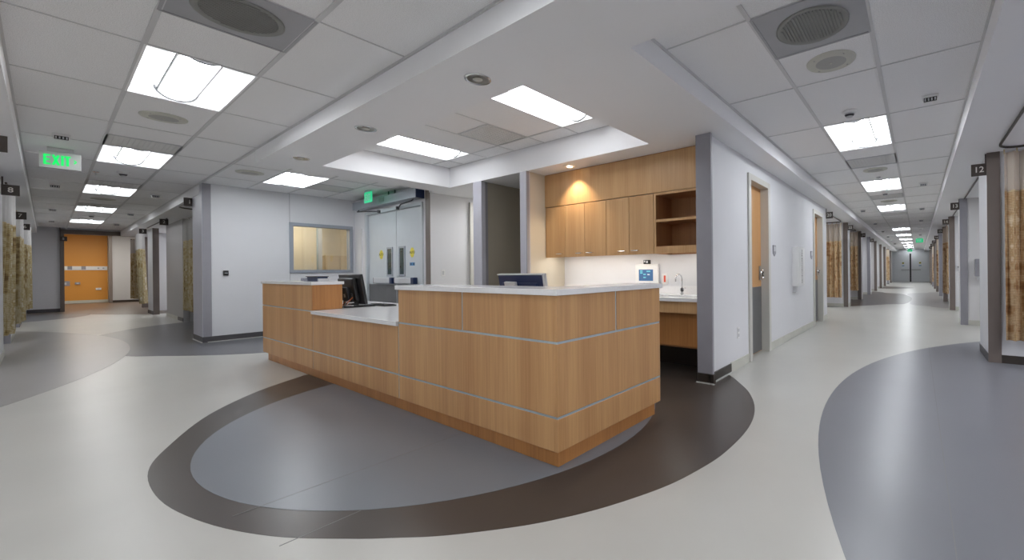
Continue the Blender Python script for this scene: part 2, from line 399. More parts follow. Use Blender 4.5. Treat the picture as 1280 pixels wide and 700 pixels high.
# right hall: rows along X
RY = [-0.38,0.24,0.86,1.465]
R_lights = [5.05,8.71,12.37,19.69,23.35,27.01,30.67,34.33,37.99,41.65]
R_diff = [(2.61,3.22)]; R_vent = [(6.85,7.46),(10.54,11.15),(14.2,14.81)]
RXs = [2.165]+[2.61+P_*k for k in range(0,34)]
for ci in range(3):
    for k in range(len(RXs)-1):
        a,b = RXs[k],RXs[k+1]
        if a > 43: continue
        cuts = []
        if ci == 1: cuts = [(l,l+P_) for l in R_lights]+R_diff+R_vent
        for s0,s1 in inter(a,min(b,43.0),cuts): tile(s0,s1,RY[ci],RY[ci+1],ZC)
        tee(a-0.005,a+0.005,RY[ci],RY[ci+1],ZC-0.001)
for y in RY: tee(2.165,43,y-0.014,y+0.014,ZC-0.003)
tee(3.22-0.005,3.22+0.005,0.24,0.86,ZC-0.001)
# recess over the desk
CX = [2.12,2.41,3.63,3.93]; CY = [2.42,2.84,3.45,4.06,4.67,5.28,5.89,6.31]
for i in range(3):
    for j in range(7):
        if i == 1 and j in (1,5): continue
        if i == 1 and j == 3: tile(2.41,3.02,CY[j],CY[j+1],ZR); continue
        tile(CX[i],CX[i+1],CY[j],CY[j+1],ZR)
for y in CY: tee(2.12,3.93,y-0.006,y+0.006,ZR-0.002)
for x in CX: tee(x-0.012,x+0.012,2.42,6.31,ZR-0.003)
tee(3.014,3.026,4.06,4.67,ZR-0.001)

def sof(label, mb): return struct('ceiling_soffit', mb, m_soffit, label)
# dropped soffit around the recess (one continuous L shape with a hole, built of abutting slabs)
s_ = MB()
s_.box(1.555,2.12,1.465,6.8,ZS,3.09).box(3.93,7.2,1.465,6.95,ZS,3.09).box(2.12,3.93,1.465,2.42,ZS,3.09).box(2.12,3.93,6.31,6.8,ZS,3.09).box(1.555,2.165,-5.5,1.465,ZS,3.09)
sof('dropped white soffit around the recessed ceiling above the wooden desk', s_)
sof('long white soffit above the white wall and bays, right hall', B(7.2,43,1.465,6.0,ZS,3.09))
sof('white soffit above the numbered bays, near side of right hall', B(2.165,43,-5.5,-0.38,ZS,3.09))
sof('white soffit above bays six to nine, left hall', B(-4.5,-0.165,-5.5,23.0,ZS,3.09))
sof('white soffit above bays one to three, left hall', B(1.555,4.6,10.14,23.0,ZS,3.09))
B(1.545,1.57,-5.5,23.0,ZC-0.012,ZC-0.002).build('wall_angle', m_tee, ceil)
B(2.165,43,1.455,1.48,ZC-0.012,ZC-0.002).build('wall_angle', m_tee, ceil)
B(2.165,43,-0.395,-0.37,ZC-0.012,ZC-0.002).build('wall_angle', m_tee, ceil)

# ------------------------------------------------------------------ ceiling fixtures
def make_troffer(loc, label, lens=None):
    """2 x 4 troffer with curved reflectors and a round centre lens; long axis along X, face at z = loc.z."""
    t = thing('ceiling_light', loc, label, 'ceiling light', 'fluorescent troffers')
    X,Y,Z = loc; L,W = 0.605,0.30
    fr = MB()
    fr.box(X-L,X+L,Y-W,Y-W+0.012,Z-0.004,Z+0.012).box(X-L,X+L,Y+W-0.012,Y+W,Z-0.004,Z+0.012).box(X-L,X-L+0.012,Y-W+0.012,Y+W-0.012,Z-0.004,Z+0.012).box(X+L-0.012,X+L,Y-W+0.012,Y+W-0.012,Z-0.004,Z+0.012)
    fr.build('frame', m_refl, t)
    for sgn in (-1,1):
        n = 8; vs = []
        for i in range(n+1):
            a = PI/2*i/n; y = sgn*(W-0.012-(W-0.11)*(1-math.cos(a))); z = 0.004+0.095*math.sin(a)
            vs += [(X-L+0.012,Y+y,Z+z),(X+L-0.012,Y+y,Z+z)]
        MB().add(vs,[(2*i,2*i+1,2*i+3,2*i+2) for i in range(n)]).build('reflector', m_refl, t, smooth=True)
    for sgn in (-1,1):
        B(X+sgn*(L-0.016),X+sgn*(L-0.011),Y-W+0.012,Y+W-0.012,Z+0.004,Z+0.10).build('end_plate', m_refl, t)
    n = 14; r = 0.125; vs = []; Lx = L-0.045
    for i in range(n+1):
        a = PI+PI*i/n
        vs += [(X-Lx,Y+r*math.cos(a),Z+0.095+0.72*r*math.sin(a)),(X+Lx,Y+r*math.cos(a),Z+0.095+0.72*r*math.sin(a))]
    fs = [(2*i,2*i+1,2*i+3,2*i+2) for i in range(n)]+[tuple(range(0,2*n+1,2)),tuple(range(2*n+1,0,-2))]
    MB().add(vs,fs).build('lens', lens or m_lens, t)
    for sgn in (-1,1):
        rim = MB()
        pts = [(X+sgn*(Lx+0.002), Y+(r+0.003)*math.cos(PI+PI*i/n), Z+0.095+0.72*(r+0.003)*math.sin(PI+PI*i/n)) for i in range(n+1)]
        rim.tube(pts,0.013,6).build('lens_rim', m_rim, t)
    for sgn in (-1,1):
        a = 0.35; yy, zz = Y+sgn*(r*math.cos(a)+0.003), Z+0.095-0.72*r*math.sin(a)-0.002
        MB().cyl((X-Lx,yy,zz),(X+Lx,yy,zz),0.010,n=6).build('lens_edge', m_rim, t)
    return t
t0 = make_troffer((R_lights[0]+0.61,0.55,ZC), 'bright troffer nearest the station in the right hall ceiling')
for i,x in enumerate(R_lights[1:-1]): dup(t0,(x+0.61,0.55,ZC),'bright troffer, %s along the right hall ceiling from the station' % ORD[i+1])
vis = 0
tl = None
for y in L_lights:
    if y < 1.2: lab = 'bright troffer of the left hall ceiling behind the visitor side of the station'
    else: lab = 'bright troffer, %s along the left hall ceiling towards the orange wall' % ORD[vis]; vis += 1
    if y < 0 : lab = 'bright troffer at the rear end of the left hall ceiling'
    if tl is None:
        tl = make_troffer((0.70,y+0.61,ZC),lab,m_lensl_h); tl.rotation_euler = (0,0,PI/2)
    else: dup(tl,(0.70,y+0.61,ZC),lab,PI/2)
td = make_troffer((R_lights[-1]+0.61,0.55,ZC),'dimmer troffer just before the far end doors, right hall',m_lensd)
dup(t0,(2.47,8.53,ZC),'bright troffer in the tile ceiling before the interior window',PI/2)
tr = make_troffer((3.02,3.145,ZR),'troffer in the recessed ceiling at the kitchenette end',m_lensr)
dup(tr,(3.02,5.585,ZR),'troffer in the recessed ceiling at the double door end')

def make_diffuser(cx,cy,z,label):
    t = thing('air_diffuser',(cx,cy,z),label,'air vent')
    h = 0.30
    B(cx-h,cx+h,cy-h,cy+h,z-0.002,z+0.014).build('face_plate', m_diff, t)
    rim = MB()
    for a in (-1,1):
        rim.box(cx-h,cx+h,cy+a*h-0.008,cy+a*h+0.008,z-0.006,z+0.0)
        rim.box(cx+a*h-0.008,cx+a*h+0.008,cy-h,cy+h,z-0.006,z+0.0)
    rim.build('edge_frame', m_diff, t)
    MB().lathe((cx,cy,z),[(0.001,-0.006),(0.185,-0.006),(0.205,-0.014),(0.215,-0.010),(0.215,0.0)],36).build('round_core', m_core, t, smooth=True)
    gr = MB()
    for k in range(-9,10):
        u = k*0.019; hh = math.sqrt(max(0,0.18**2-u*u))
        gr.box(cx-hh,cx+hh,cy+u-0.0035,cy+u+0.0035,z-0.012,z-0.006)
    o = gr.build('louver_blades', m_core, t); o['kind'] = 'stuff'
    return t
make_diffuser(0.70,3.345,ZC,'large grey square air diffuser before the nearest left hall troffer')
make_diffuser(2.915,0.55,ZC,'large grey square air diffuser with round core, right hall ceiling')
def make_vent(x0,x1,y0,y1,z,label):
    t = thing('return_vent',((x0+x1)/2,(y0+y1)/2,z),label,'air vent','return air grilles')
    B(x0+0.01,x1-0.01,y0+0.01,y1-0.01,z+0.004,z+0.014).build('backing', m_grille, t)
    fr = MB().box(x0,x1,y0,y0+0.02,z-0.003,z+0.01).box(x0,x1,y1-0.02,y1,z-0.003,z+0.01).box(x0,x0+0.02,y0+0.02,y1-0.02,z-0.003,z+0.01).box(x1-0.02,x1,y0+0.02,y1-0.02,z-0.003,z+0.01)
    fr.build('frame', m_lightgrey, t)
    eg = MB()
    n = 14
    for k in range(1,n):
        x = x0+0.02+(x1-x0-0.04)*k/n; eg.box(x-0.002,x+0.002,y0+0.02,y1-0.02,z-0.001,z+0.006)
        y = y0+0.02+(y1-y0-0.04)*k/n; eg.box(x0+0.02,x1-0.02,y-0.002,y+0.002,z-0.001,z+0.006)
    o = eg.build('grid_bars', m_grille, t); o['kind'] = 'stuff'
    return t
for i,(a,b) in enumerate(R_vent): make_vent(a,b,0.24,0.86,ZC,'grey egg-crate grille, %s along the right hall ceiling' % ORD[i])
for i,(a,b) in enumerate(L_vent): make_vent(0.40,1.00,a,b,ZC,'grey egg-crate grille, %s along the left hall ceiling' % ORD[i])
make_vent(2.775,3.385,8.53,9.14,ZC,'grey egg-crate grille beside the troffer before the interior window')
make_vent(3.02,3.63,4.06,4.67,ZR,'grey egg-crate grille between the two recessed ceiling troffers')

def make_speaker(x,y,z,label):
    t = thing('ceiling_speaker',(x,y,z),label,'speaker','ceiling speakers')
    MB().lathe((x,y,z),[(0.105,-0.010),(0.165,-0.006),(0.17,0.0),(0.17,0.004)],32).build('bezel', m_ivory, t, smooth=True)
    MB().lathe((x,y,z),[(0.0,-0.012),(0.09,-0.012),(0.106,-0.009)],32).build('grille', m_spk, t, smooth=True)
    for k in range(4):
        a = PI/4+k*PI/2; MB().cyl((x+0.14*math.cos(a),y+0.14*math.sin(a),z-0.011),(x+0.14*math.cos(a),y+0.14*math.sin(a),z-0.004),0.006,n=8).build('screw', m_steel, t)
    MB().cyl((x,y,z-0.016),(x,y,z-0.01),0.008,n=8).build('centre_cap', m_ivory, t)
    return t
sp = make_speaker(3.51,0.53,ZC,'round ivory ceiling speaker beside the right hall air diffuser')
for (x,y,l) in ((7.78,0.55,'round ivory ceiling speaker after the first grille, right hall'),(11.6,0.55,'round ivory ceiling speaker before the third right hall troffer'),
                (0.70,6.12,'round ivory ceiling speaker after the nearest left hall troffer'),(0.7,13.6,'round ivory ceiling speaker far along the left hall'),
                (1.86,8.41,'round ivory ceiling speaker before the interior window')): dup(sp,(x,y,ZC),l)
def make_smoke(x,y,label):
    t = thing('smoke_detector',(x,y,ZC),label,'detector','smoke detectors')
    MB().lathe((x,y,ZC),[(0.0,-0.02),(0.055,-0.02),(0.068,-0.006),(0.068,0.002)],24).build('base', m_white, t, smooth=True)
    MB().lathe((x,y,ZC),[(0.0,-0.062),(0.028,-0.06),(0.042,-0.036),(0.044,-0.02)],24).build('sensor_head', m_lightgrey, t, smooth=True)
    MB().lathe((x,y,ZC),[(0.030,-0.056),(0.0445,-0.034),(0.038,-0.032)],24).build('vent_ring', m_charcoal, t)
    return t
sm = make_smoke(4.73,0.55,'white smoke detector before the nearest right hall troffer')
dup(sm,(0.70,9.85,ZC),'white smoke detector beyond the second left hall troffer'); dup(sm,(10.55-0.3,0.55,ZC),'white smoke detector beyond the second right hall troffer')
dup(sm,(0.70,17.4,ZC),'small white smoke detector near the left hall end')
def make_dome(x,y,face,label):
    """Nurse call lamp: sloped white base carrying four small lenses on the face towards the station."""
    t = thing('nurse_call_light',(x,y,ZC),label,'signal light','nurse call dome lights')
    vs = []
    for z,h,d in ((0.0,0.062,0.035),(-0.02,0.062,0.035),(-0.06,0.046,0.022)):
        hx,hy = (d,h) if face == 'x' else (h,d)
        vs += [(x-hx,y-hy,ZC+z),(x+hx,y-hy,ZC+z),(x+hx,y+hy,ZC+z),(x-hx,y+hy,ZC+z)]
    fs = [(3,2,1,0)[::-1]]+[(4*k+i,4*k+(i+1)%4,4*k+4+(i+1)%4,4*k+4+i) for k in range(2) for i in range(4)]+[(8,9,10,11)]
    MB().add(vs,fs).build('base', m_white, t)
    if face == 'x': B(x-0.036,x-0.02,y-0.048,y+0.048,ZC-0.058,ZC-0.022).build('lens_panel', m_black, t)
    else: B(x-0.048,x+0.048,y-0.036,y-0.02,ZC-0.058,ZC-0.022).build('lens_panel', m_black, t)
    for k in range(4):
        u = -0.036+k*0.024
        if face == 'x': B(x-0.038,x-0.035,y+u-0.006,y+u+0.006,ZC-0.054,ZC-0.028).build('lamp_lens', m_lightgrey, t)
        else: B(x+u-0.006,x+u+0.006,y-0.038,y-0.035,ZC-0.054,ZC-0.028).build('lamp_lens', m_lightgrey, t)
    return t
d1 = make_dome(4.76,-0.10,'x','nurse call light beside the nearest right hall troffer')
for i,x in enumerate((9.55,13.45,16.78,20.4,24.0,27.9)): dup(d1,(x,-0.09,ZC),'nurse call light, %s along the bay twelve side of right hall' % ORD[i+1])
for i,x in enumerate((12.9,16.85,20.67,24.3,28.0,31.6)): dup(d1,(x,1.2,ZC),'nurse call light, %s along the bay twenty side of right hall' % ORD[i])
d2 = make_dome(0.11,7.75,'y','nurse call light just before the left hall exit sign')
for i,y in enumerate((12.0,16.3,19.8)): dup(d2,(0.10,y,ZC),'nurse call light, %s beyond the left hall exit sign' % ORD[i])
for i,y in enumerate((12.1,16.2,19.7)): dup(d2,(1.26,y,ZC),'nurse call light, %s on the bay one side of left hall' % ORD[i])
def make_sprinkler(x,y,label):
    t = thing('sprinkler',(x,y,ZC),label,'sprinkler','ceiling sprinklers')
    MB().lathe((x,y,ZC),[(0.0,-0.006),(0.035,-0.005),(0.038,0.0)],18).build('escutcheon', m_chrome, t)
    MB().cyl((x,y,ZC-0.05),(x,y,ZC-0.004),0.007,n=8).build('stem', m_chrome, t)
    MB().lathe((x,y,ZC),[(0.0,-0.053),(0.022,-0.05),(0.0,-0.049)],14).build('deflector', m_chrome, t)
sp_l = [(8.45,0.55,'small chrome sprinkler before the second right hall troffer'),(12.1,0.55,'small chrome sprinkler before the third right hall troffer'),(0.45,10.1,'small chrome sprinkler before the third left hall troffer')]
for a in sp_l: make_sprinkler(*a)
def make_downlight(x,y,z,label,lit):
    t = thing('downlight',(x,y,z),label,'ceiling light')
    MB().lathe((x,y,z),[(0.072,-0.003),(0.092,-0.005),(0.095,0.0),(0.072,0.0)],32).build('trim_ring', m_chrome if not lit else m_white, t, smooth=True)
    MB().lathe((x,y,z),[(0.074,-0.0035),(0.05,-0.0012),(0.0,-0.001)],32).build('reflector', m_cone if not lit else m_refl, t, smooth=True)
    MB().lathe((x,y,z),[(0.0,-0.012),(0.026,-0.010),(0.036,-0.003)],20).build('bulb', m_bulb if lit else m_bulboff, t, smooth=True)
    if lit:
        ld = bpy.data.lights.new('downlight_beam','SPOT'); ld.energy = 28; ld.color = (1.0,0.78,0.52); ld.spot_size = math.radians(104); ld.spot_blend = 0.6; ld.shadow_soft_size = 0.03
        lo = bpy.data.objects.new('beam', ld); COL.objects.link(lo); lo.parent = t; lo.location = (0,0,-0.02)
    return t
make_downlight(1.83,4.36,ZS,'unlit recessed downlight, middle one along the soffit beam',False)
make_downlight(1.85,2.60,ZS,'unlit recessed downlight, largest one along the soffit beam',False)
make_downlight(1.82,6.10,ZS,'unlit recessed downlight at far end of the soffit beam',False)
make_downlight(4.12,3.79,ZS,'lit warm downlight above the wooden wall cabinets',True)

# ------------------------------------------------------------------ walls
def wallseg(name, segs, mat, label): 
    mb = MB()
    for q in segs: mb.box(*q)
    return struct(name, mb, mat, label)
H0 = 0.0
# --- window wall (faces the station)
YW = 10.0
ww = wallseg('wall_window', [(1.58,2.84,YW,YW+0.14,0,ZC+0.3),(3.86,4.2,YW,YW+0.14,0,ZC+0.3),(2.84,3.86,YW,YW+0.14,0,1.24),(2.84,3.86,YW,YW+0.14,2.14,ZC+0.3)], m_wall, 'white wall holding the interior window')
B(2.797,2.803,YW-0.002,YW,0.10,ZC).build('panel_joint', m_trim, ww)
B(1.575,1.685,YW-0.012,YW,0.10,ZC).build('corner_trim', m_trim, ww)
B(1.575,3.95,YW-0.014,YW,0,0.10).build('baseboard', m_base, ww)
B(1.63,3.95,YW-0.03,YW-0.014,0,0.012).build('base_weld', m_weld, ww)
pa = struct('wall_pier', B(1.575,1.62,YW+0.14,10.75,0,ZS+0.1), m_wall, 'pale lavender pier face beside bay one')
B(1.566,1.575,YW-0.014,10.75,0,0.10).build('baseboard', m_base, pa)
B(1.552,1.566,YW-0.03,10.75,0,0.012).build('base_weld', m_weld, pa)
B(1.570,1.577,YW-0.012,10.75,0.10,ZC).build('hall_face', m_post, pa)
# window
wn = thing('window_1',(3.35,YW,1.24),'wide interior window with slate frame in the white wall','window',None,'structure')
f = MB()
X0,X1,Z0,Z1 = 2.84,3.86,1.24,2.14
for (a,b,c,d) in ((X0-0.05,X1+0.05,Z0-0.05,Z0+0.015),(X0-0.05,X1+0.05,Z1-0.015,Z1+0.05),(X0-0.05,X0+0.015,Z0+0.015,Z1-0.015),(X1-0.015,X1+0.05,Z0+0.015,Z1-0.015)):
    f.box(a,b,YW-0.02,YW+0.14,c,d)
f.build('window_frame', m_winf, wn, bevel=0.004)
B(X0+0.015,X1-0.015,YW+0.06,YW+0.066,Z0+0.015,Z1-0.015).build('pane', m_glass, wn)
# room behind the window
wallseg('wall_office', [(2.6,4.5,11.6,11.7,0,ZS+0.1),(2.55,2.6,YW+0.14,11.7,0,ZS+0.1),(4.45,4.5,YW+0.14,11.6,0,ZS+0.1)], m_back, 'beige office walls behind the interior window')
ot = thing('office_post',(3.72,11.3,0),'white vertical post seen through the interior window','post')
B(3.69,3.77,11.28,11.34,0,2.5).build('post_shaft', m_lightgrey, ot); B(3.67,3.69,11.3,11.32,0,2.5).build('edge_strip', m_alu, ot)
m_pale = wood('pale veneer',(0.55,0.43,0.29),(0.64,0.53,0.38))
oc = thing('office_cupboard',(4.15,11.4,0),'tall beige wooden cupboard inside the office window','cupboard')
B(3.85,4.40,11.3,11.6,0,1.60).build('carcass', m_pale, oc); B(3.87,4.11,11.28,11.3,0.1,1.57).build('door', m_pale, oc); B(4.14,4.38,11.28,11.3,0.1,1.57).build('door', m_pale, oc)
ol = thing('office_fill_lamp',(3.2,10.9,2.5),'unseen warm lamp added to brighten the office behind the interior window','ceiling light')  # unseen lamp added so the office reads bright through the window
MB().lathe((3.2,10.9,2.56),[(0.0,-0.05),(0.15,-0.04),(0.2,0.0)],20).build('diffuser', emit('office fill glow',(1,0.90,0.74),24.0), ol)
MB().lathe((3.2,10.9,2.56),[(0.2,-0.012),(0.22,0.0),(0.22,0.02)],20).build('rim', m_white, ol)
# card reader on the wall
cr = thing('card_reader',(1.87,YW,1.20),'small black wall reader on the white window wall','card reader')
B(1.835,1.905,YW-0.025,YW,1.155,1.245).build('housing', m_black, cr, bevel=0.006); B(1.85,1.89,YW-0.027,YW-0.025,1.195,1.205).build('slot', m_lightgrey, cr)

# --- wall line with the double doors
XD = 3.95
wd = wallseg('wall_doors', [(XD,XD+0.14,9.42,YW,0,ZC+0.3),(XD,XD+0.14,7.19,9.42,2.42,ZC+0.3),(XD,XD+0.14,6.95,7.19,0,ZC+0.3)], m_wall, 'white wall around the automatic double doors')
B(XD-0.012,XD,6.95,7.09,0.0,2.70).build('corner_trim', m_trimbr, wd)
B(XD-0.02,XD,9.62,9.66,0,2.12).build('conduit', m_wall, wd)
B(XD-0.01,XD,9.66,YW,0,0.1).build('baseboard', m_base, wd)
dd = thing('door_1',(XD,8.3,0),'white automatic double doors with narrow windows and push bars','door',None,'structure')
fr = MB().box(XD-0.03,XD+0.14,9.37,9.44,0,2.44).box(XD-0.03,XD+0.14,7.17,7.22,0,2.44).box(XD-0.03,XD+0.14,7.22,9.37,2.385,2.44)
fr.build('door_frame', m_doorw, dd, bevel=0.003)
for (a,b,hy,sgn) in ((8.20,9.365,8.455,1),(7.225,8.19,7.975,-1)):
    lf = B(XD+0.02,XD+0.065,a,b,0.01,2.383).build('door_leaf', m_doorw, dd, bevel=0.003)
    wf = MB()
    y0,y1,z0,z1 = hy-0.115,hy+0.115,1.11,1.68
    wf.box(XD+0.005,XD+0.02,y0,y1,z0,z0+0.035).box(XD+0.005,XD+0.02,y0,y1,z1-0.035,z1).box(XD+0.005,XD+0.02,y0,y0+0.035,z0+0.035,z1-0.035).box(XD+0.005,XD+0.02,y1-0.035,y1,z0+0.035,z1-0.035)
    wf.build('vision_frame', m_winf, lf); B(XD+0.012,XD+0.02,y0+0.035,y1-0.035,z0+0.035,z1-0.035).build('vision_pane', m_dglass, lf)
    B(XD+0.014,XD+0.02,a+0.01,b-0.01,0.03,0.945).build('kick_plate', m_kick, lf)
    pb = (8.235,9.04) if sgn > 0 else (7.43,8.18)
    B(XD-0.055,XD-0.005,pb[0]+0.10,pb[1]-0.03,0.975,1.08).build('push_bar', m_lightgrey, lf, bevel=0.008)
    B(XD-0.062,XD+0.018,pb[0],pb[0]+0.10,0.965,1.085).build('latch_case', m_navy, lf, bevel=0.008)
    B(XD-0.05,XD+0.018,pb[1]-0.03,pb[1],0.97,1.08).build('bar_end', m_charcoal, lf, bevel=0.006)
st = None
for (yc,zc) in ((8.815,1.545),(7.61,1.55)):
    k = MB()
    pts = [(yc+0.085*math.sin(2*PI*i/8+PI/8)*0.93, zc+0.098*math.cos(2*PI*i/8+PI/8)) for i in range(8)]
    k.add([(XD+0.0195,y,z) for y,z in pts]+[(XD+0.018,y,z) for y,z in pts],[tuple(range(8)),tuple(range(15,7,-1))]+[(i,(i+1)%8,8+(i+1)%8,8+i) for i in range(8)])
    s = k.build('caution_sticker', m_yellow, dd)
    text('sticker_word','AUTO',0.07,(XD+0.0168,yc,zc),(-1,0,0),m_black,s)
bs = B(XD+0.018,XD+0.0195,7.52,7.70,1.305,1.365).build('blue_sticker', m_blue, dd)
B(XD+0.0165,XD+0.018,7.63,7.68,1.318,1.352).build('sticker_mark', m_navy, bs); B(XD+0.0165,XD+0.018,7.54,7.58,1.318,1.352).build('sticker_mark', m_navy, bs)
op = thing('door_operator',(3.87,8.4,2.52),'long grey automatic door operator above the double doors','door operator')
B(3.80,XD-0.001,7.15,9.72,2.50,2.66).build('housing', m_oper, op, bevel=0.006)
B(3.795,3.948,7.13,7.15,2.495,2.665).build('end_cap', m_navy, op)
B(3.796,3.80,8.32,8.52,2.55,2.63).build('name_plate', m_trim, op)
for (ya,yb,zz) in ((7.35,8.0,2.40),(9.55,8.75,2.40)):
    MB().tube([(3.86,ya,2.49),(3.82,ya-0.02,2.46),(3.80,(ya+yb)/2,2.43),(3.92,yb,2.41)],0.012,8).build('door_arm', m_charcoal, op)
    MB().cyl((3.90,yb,2.375),(3.90,yb,2.43),0.03,n=12).build('arm_pivot', m_charcoal, op)
for y in (8.05,8.3): MB().cyl((3.88,y,2.66),(3.88,y,ZC),0.012,n=8).build('hanger_rod', m_charcoal, op)

# --- corridor beside the doors, posts, kitchenette
wc = wallseg('wall_corridor', [(4.09,4.74,6.95,7.10,0,ZS+0.02),(5.7,7.2,6.95,7.10,0,ZS+0.02),(4.74,5.7,6.95,7.10,2.47,ZS+0.02)], m_wall, 'pale wall right of the double doors')
B(3.942,4.74,6.938,6.95,0,0.1).build('baseboard', m_base, wc)
d4 = thing('door_4',(5.2,6.95,0),'door in a white frame, side passage behind the posts','door',None,'structure')
MB().box(4.72,4.79,6.90,7.1,0,2.50).box(5.65,5.72,6.90,7.1,0,2.50).box(4.79,5.65,6.90,7.1,2.43,2.50).build('door_frame', m_frame, d4)
B(4.79,5.65,7.0,7.05,0.01,2.43).build('door_leaf', m_doorw, d4)
MB().cyl((4.87,6.93,1.02),(4.99,6.93,1.02),0.011,n=8).cyl((4.87,6.93,1.02),(4.87,7.0,1.02),0.012,n=8).build('door_handle', m_chrome, d4)
sw = thing('light_switch',(4.18,6.95,1.165),'white rocker switch plate on the pale wall right of the double doors','switch')
B(4.145,4.215,6.942,6.95,1.105,1.225).build('plate', m_white, sw, bevel=0.003); B(4.163,4.197,6.937,6.942,1.13,1.20).build('rocker', m_lightgrey, sw)
p1 = wallseg('wall_post', [(4.0,7.2,5.49,5.64,0,ZS+0.02)], m_taupe, 'taupe passage wall behind the lavender post')
B(3.925,4.0,5.455,5.665,0,ZS).build('post_cap', m_post, p1, bevel=0.004); B(3.99,4.06,5.478,5.492,0,ZS).build('corner_strip', m_trim, p1); B(4.0,7.2,5.478,5.49,0,0.1).build('baseboard', m_base, p1)
p2 = wallseg('wall_kitchenette_left', [(4.0,7.2,4.44,4.56,0,ZS+0.02)], m_beige, 'beige side wall of the kitchenette')
B(3.925,4.0,4.44,4.57,0,ZS).build('post_cap', m_post, p2, bevel=0.004); B(3.925,3.97,4.425,4.44,0,ZS).build('corner_strip', m_trim, p2)
wallseg('wall_passage', [(7.1,7.2,4.56,5.49,0,ZS+0.02),(7.1,7.2,5.64,6.95,0,ZS+0.02)], m_taupe, 'taupe end walls of the two passages')
wk = wallseg('wall_kitchenette_rear', [(4.69,4.80,1.88,4.44,0,ZS+0.02)], m_wall, 'white rear wall of the kitchenette')

# --- long white wall of the right hall
YR = 1.75
wr = wallseg('wall_right_hall', [(4.02,5.26,YR,YR+0.12,0,ZS+0.02),(6.04,9.25,YR,YR+0.12,0,ZS+0.02),(10.13,10.72,YR,YR+0.12,0,ZS+0.02),(5.26,6.04,YR,YR+0.12,2.33,ZS+0.02),(9.25,10.13,YR,YR+0.12,2.33,ZS+0.02),(10.6,10.72,YR+0.12,5.0,0,ZS+0.02)], m_wall, 'long white wall with two wooden doors, right hall')
B(3.98,4.02,1.715,1.885,0.0,ZS).build('end_trim', m_trim, wr, bevel=0.004)
B(4.02,4.045,1.742,1.75,0.1,ZS).build('corner_strip', m_post, wr)
MB().box(3.966,3.98,1.70,1.89,0,0.10).box(3.966,4.56,1.735,1.75,0,0.10).box(3.98,4.02,1.70,1.715,0,0.1).build('dark_baseboard', m_basebr, wr)
MB().box(3.95,3.966,1.69,1.89,0,0.011).box(3.95,4.56,1.72,1.735,0,0.011).build('base_weld', m_weld, wr)
for a,b in ((4.56,5.17),(6.12,9.14),(10.24,10.72)): B(a,b,1.738,1.75,0,0.11).build('baseboard', m_baselt, wr)
def wood_door(name,x0,x1,label,hx):
    d = thing(name,((x0+x1)/2,YR,0),label,'door',None,'structure')
    MB().box(x0-0.07,x0+0.02,YR-0.025,YR+0.12,0,2.40).box(x1-0.02,x1+0.07,YR-0.025,YR+0.12,0,2.40).box(x0+0.02,x1-0.02,YR-0.025,YR+0.12,2.32,2.40).build('door_frame', m_frame, d, bevel=0.004)
    lf = B(x0+0.02,x1-0.02,1.84,1.885,0.01,2.32).build('door_leaf', m_wooddr, d)
    B(x0+0.03,x1-0.03,1.834,1.84,0.02,0.93).build('kick_plate', m_kick, lf)
    h = MB().cyl((hx,1.834,1.12),(hx,1.80,1.12),0.028,n=14).tube([(hx,1.79,1.12),(hx-0.03,1.775,1.15),(hx-0.09,1.77,1.16)],0.011).tube([(hx,1.80,1.10),(hx-0.05,1.765,1.06),(hx-0.10,1.77,1.05)],0.012)
    h.build('door_handle', m_chrome, lf, smooth=True)
    B(hx-0.035,hx+0.035,1.828,1.836,1.02,1.22).build('lock_plate', m_steel, lf)
    return d
wood_door('door_2',5.26,6.04,'wooden door with steel kick plate nearest the kitchenette column',5.95)
wood_door('door_3',9.25,10.13,'farther wooden door in the long white wall, beyond the extinguisher cabinet',10.03)
def room_plate(x,label):
    t = thing('room_plate',(x,YR,1.45),label,'sign','pointed room plates')
    pts = [(-0.07,0.08),(0.07,0.08),(0.07,-0.04),(0.0,-0.085),(-0.07,-0.04)]
    MB().add([(x+a,YR-0.012,1.45+b) for a,b in pts]+[(x+a,YR,1.45+b) for a,b in pts],[tuple(range(5)),(9,8,7,6,5)]+[(i,(i+1)%5,5+(i+1)%5,5+i) for i in range(5)]).build('plate', m_trim, t)
    B(x-0.05,x+0.05,YR-0.015,YR-0.012,1.44,1.51).build('name_strip', m_lightgrey, t)
room_plate(6.36,'grey pointed room plate beside the nearer wooden door'); room_plate(9.0,'grey pointed room plate beside the farther wooden door')
fx = thing('extinguisher_cabinet',(7.68,YR,0.88),'white fire extinguisher wall cabinet with vertical lettering','fire cabinet')
B(7.45,7.92,1.655,YR,0.88,1.55).build('case', m_white, fx, bevel=0.004)
B(7.465,7.905,1.643,1.655,0.90,1.53).build('door', m_white, fx, bevel=0.003)
text('lettering','FIRE EXTINGUISHER',0.066,(7.69,1.641,1.215),(0,-1,0),m_trimbr,fx,1.0,-PI/2)
B(7.50,7.58,1.70,YR,0.78,0.88).build('wall_bracket', m_lightgrey, fx)
ou = thing('wall_outlet',(4.82,YR,0.42),'white outlet low on the white wall beside the column','outlet')
B(4.785,4.855,YR-0.007,YR,0.355,0.485).build('plate', m_white, ou, bevel=0.002)
for z in (0.39,0.45): B(4.80,4.84,YR-0.010,YR-0.007,z-0.018,z+0.018).build('socket', m_lightgrey, ou)

